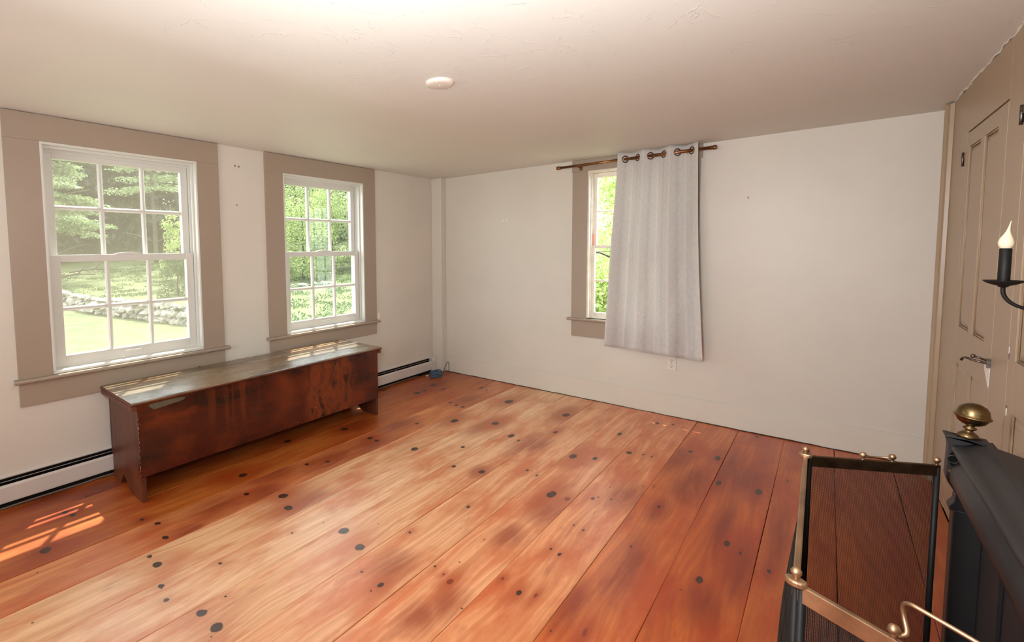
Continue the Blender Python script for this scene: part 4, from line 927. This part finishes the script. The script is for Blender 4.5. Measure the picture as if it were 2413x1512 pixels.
def tree(name, label, cat, x, y, h, rad, mat, seed, n=3500, size=.22, kind='round', group=None, trunk=True, base=.25):
    rnd = random.Random(seed); z = gz(x, y); root = empty(name, (x, y, z)); tag(root, label, cat, group)
    cs = []
    if kind == 'round':
        for k in range(26):
            a = rnd.uniform(0, 2*PI); t_ = rnd.uniform(base, 1); rr = rad*math.sqrt(max(.05, math.sin(PI*min(.97, .12+t_*.82))))*rnd.uniform(.3, .9)
            cs.append(((x+rr*math.cos(a), y+rr*math.sin(a), z+h*t_), (rad*.42, rad*.42, rad*.30)))
    elif kind == 'spray':                        # layered drooping conifer boughs
        for k in range(44):
            a = rnd.uniform(0, 2*PI); t_ = rnd.uniform(base, 1); L = rad*(1.12-t_)*rnd.uniform(.7, 1.1)
            for q in (.45, .8, 1.1):
                cs.append(((x+L*q*math.cos(a), y+L*q*math.sin(a), z+h*t_-.12*L*q*q), (rad*.24, rad*.24, rad*.05)))
    elif kind == 'shrub':
        for k in range(20):
            a = rnd.uniform(0, 2*PI); t_ = rnd.uniform(.05, 1); rr = rad*math.sqrt(max(0, 1-(t_-.35)**2*1.7))*rnd.uniform(.2, .8)
            cs.append(((x+rr*math.cos(a), y+rr*math.sin(a), z+h*t_*.86), (rad*.35, rad*.35, rad*.3)))
    f = leaves(rnd, cs, n, size, .5 if kind == 'spray' else 1, .1 if kind == 'spray' else 0).build('foliage', mat, root, kind='stuff', recalc=False)
    if trunk:
        pts = [(x+rnd.uniform(-.04, .04)*h*.1*k, y+rnd.uniform(-.04, .04)*h*.1*k, z-.1+h*.95*k/6) for k in range(7)]
        r0 = max(.03, h*.018)
        MB().tube(pts, [r0*(1-.13*k) for k in range(7)], 7).build('trunk', 'bark', root)
        for k in range(5):
            a = rnd.uniform(0, 2*PI); t_ = rnd.uniform(.3, .8); b = Vector(pts[int(t_*6)]); e = b+Vector((math.cos(a)*rad*.6, math.sin(a)*rad*.6, h*.08))
            MB().tube([b, b.lerp(e, .5)+Vector((0, 0, .1)), e], [r0*.35, r0*.22, r0*.1], 5).build('branch', 'bark', root)
    return root
SH = 'shaded trees of the wood across the field'
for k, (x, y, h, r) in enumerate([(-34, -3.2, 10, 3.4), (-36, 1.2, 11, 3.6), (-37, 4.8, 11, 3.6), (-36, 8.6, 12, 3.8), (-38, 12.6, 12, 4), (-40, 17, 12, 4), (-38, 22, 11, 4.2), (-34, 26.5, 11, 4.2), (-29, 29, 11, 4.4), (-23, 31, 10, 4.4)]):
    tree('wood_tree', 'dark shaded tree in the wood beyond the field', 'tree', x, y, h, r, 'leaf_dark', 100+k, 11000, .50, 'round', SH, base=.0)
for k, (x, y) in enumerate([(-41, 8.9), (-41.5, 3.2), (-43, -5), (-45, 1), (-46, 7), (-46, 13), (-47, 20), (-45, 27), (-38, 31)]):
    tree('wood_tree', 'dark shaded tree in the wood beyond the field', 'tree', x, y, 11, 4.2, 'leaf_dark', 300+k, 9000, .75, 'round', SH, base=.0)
for k, (x, y, h, r, lab) in enumerate([(-24, 1.1, 8.2, 2.7, 'pale green layered conifer at left through the near window'), (-29, 7.6, 9.0, 3.4, 'pale conifer with level boughs at right through the near window')]):
    tree('conifer', lab, 'tree', x, y, h, r, 'leaf_spray', 130+k, (16000, 9000)[k], .17, 'spray', base=(.22, .52)[k])
tree('shrub', 'rounded green shrub standing behind the stone wall', 'shrub', -15.6, 3.45, 1.9, .85, 'leaf_mid', 150, 5200, .085, 'shrub', trunk=True)
tree('sapling', 'bright yellow green sapling above the rounded shrub', 'tree', -20.5, 5.6, 3.6, .9, 'leaf_glow', 151, 2600, .12, 'shrub', trunk=True)
TH = [(-15, 8.9, 3.9, 1.9), (-16.0, 11.4, 4.4, 2.1), (-14.6, 13.4, 4.4, 2.1), (-12.8, 15.2, 4.4, 2.2), (-18.5, 11.0, 5.6, 2.4)]
for k, (x, y, h, r) in enumerate(TH):
    tree('thicket_shrub', ['leftmost', 'second', 'third', 'rightmost', 'tallest back'][k]+' leafy bush of the thicket seen through far left window', 'shrub', x, y, h, r, ['leaf_bright', 'leaf_bright', 'leaf_pale', 'leaf_bright', 'leaf_bright'][k], 160+k, 8000, .13, 'shrub')
for k, (x, y, h, r) in enumerate([(-20, 13.2, 9.0, 3.3), (-19, 18.2, 9.5, 3.4)]):
    tree('willow', ['left', 'right'][k]+' tall drooping tree above the thicket through far left window', 'tree', x, y, h, r, 'leaf_pale', 180+k, 8000, .17, 'round', base=.25)
# greenery close outside the curtained window
for k, (x, y, h, r, mt) in enumerate([(1.05, 4.1, 2.6, 1.2, 'leaf_glow'), (.2, 6.4, 4.6, 2.0, 'leaf_glow'), (2.3, 6.0, 4.2, 1.8, 'leaf_bright'), (-1.7, 8.0, 5.2, 2.2, 'leaf_glow')]):
    tree('garden_shrub', ['nearest low', 'tall', 'darker', 'farthest left'][k]+' bright green bush outside the curtained window', 'shrub', x, y, h, r, mt, 190+k, 7000, .12, 'shrub')
# flat stones in the far slope and fallen branches before the wood
fs_ = empty('stone_outcrop', (-13.2, 7.1, gz(-13.2, 7.1))); tag(fs_, 'pale row of low stones in grass through far left window', 'stones')
for k in range(14):
    o = bpy.data.objects.new('stone', stones[k % 9]); COL.objects.link(o); o.parent = fs_; o.location = (-.9+.14*k*1.0, -1.0+.16*k, .03+random.uniform(-.02, .03)+(gz(-14.1+.14*k, 6.1+.16*k)-gz(-13.2, 7.1))); b = random.uniform(.25, .45); o.scale = (b*1.2, b, b*.45); o.rotation_euler = (0, 0, random.uniform(0, 3))
for k, (x, y, a, L) in enumerate([(-27, 1.0, .3, 2.6), (-26, 2.6, -.5, 2.0), (-28, 3.9, .1, 2.4)]):
    z = gz(x, y); d = Vector((math.sin(a)*.4, math.cos(a), .02))
    root = empty('fallen_branch', (x, y, z)); tag(root, ['left', 'middle', 'right'][k]+' one of three pale fallen branches at field edge', 'branch')
    MB().tube([Vector((x, y, z+.08))-d*L/2, Vector((x, y, z+.2)), Vector((x, y, z+.10))+d*L/2], [.05, .045, .02], 6).build('limb', 'bark', root)
    MB().tube([Vector((x, y, z+.18)), Vector((x, y+.3, z+.5)), Vector((x+.1, y+.7, z+.6))], [.03, .02, .01], 5).build('twig', 'bark', root)

# longer grass and weeds on the slope beyond the far left window, and scattered over the field
rnd = random.Random(77); cs = []
for k in range(260):
    x = rnd.uniform(-20, -5); y = rnd.uniform(1.5, 13.5)+(-x-5)*.25; cs.append(((x, y, gz(x, y)+.05), (rnd.uniform(.25, .7), rnd.uniform(.25, .7), rnd.uniform(.05, .13))))
for k in range(160):
    x = rnd.uniform(-30, -17); y = rnd.uniform(-1, 8); cs.append(((x, y, gz(x, y)+.03), (rnd.uniform(.3, .9), rnd.uniform(.3, .9), rnd.uniform(.04, .10))))
tag(leaves(rnd, cs, 42000, .085).build('meadow_grass', 'leaf_mid', recalc=False), 'long meadow grass and weeds on the far slope', 'grass', kind='stuff')
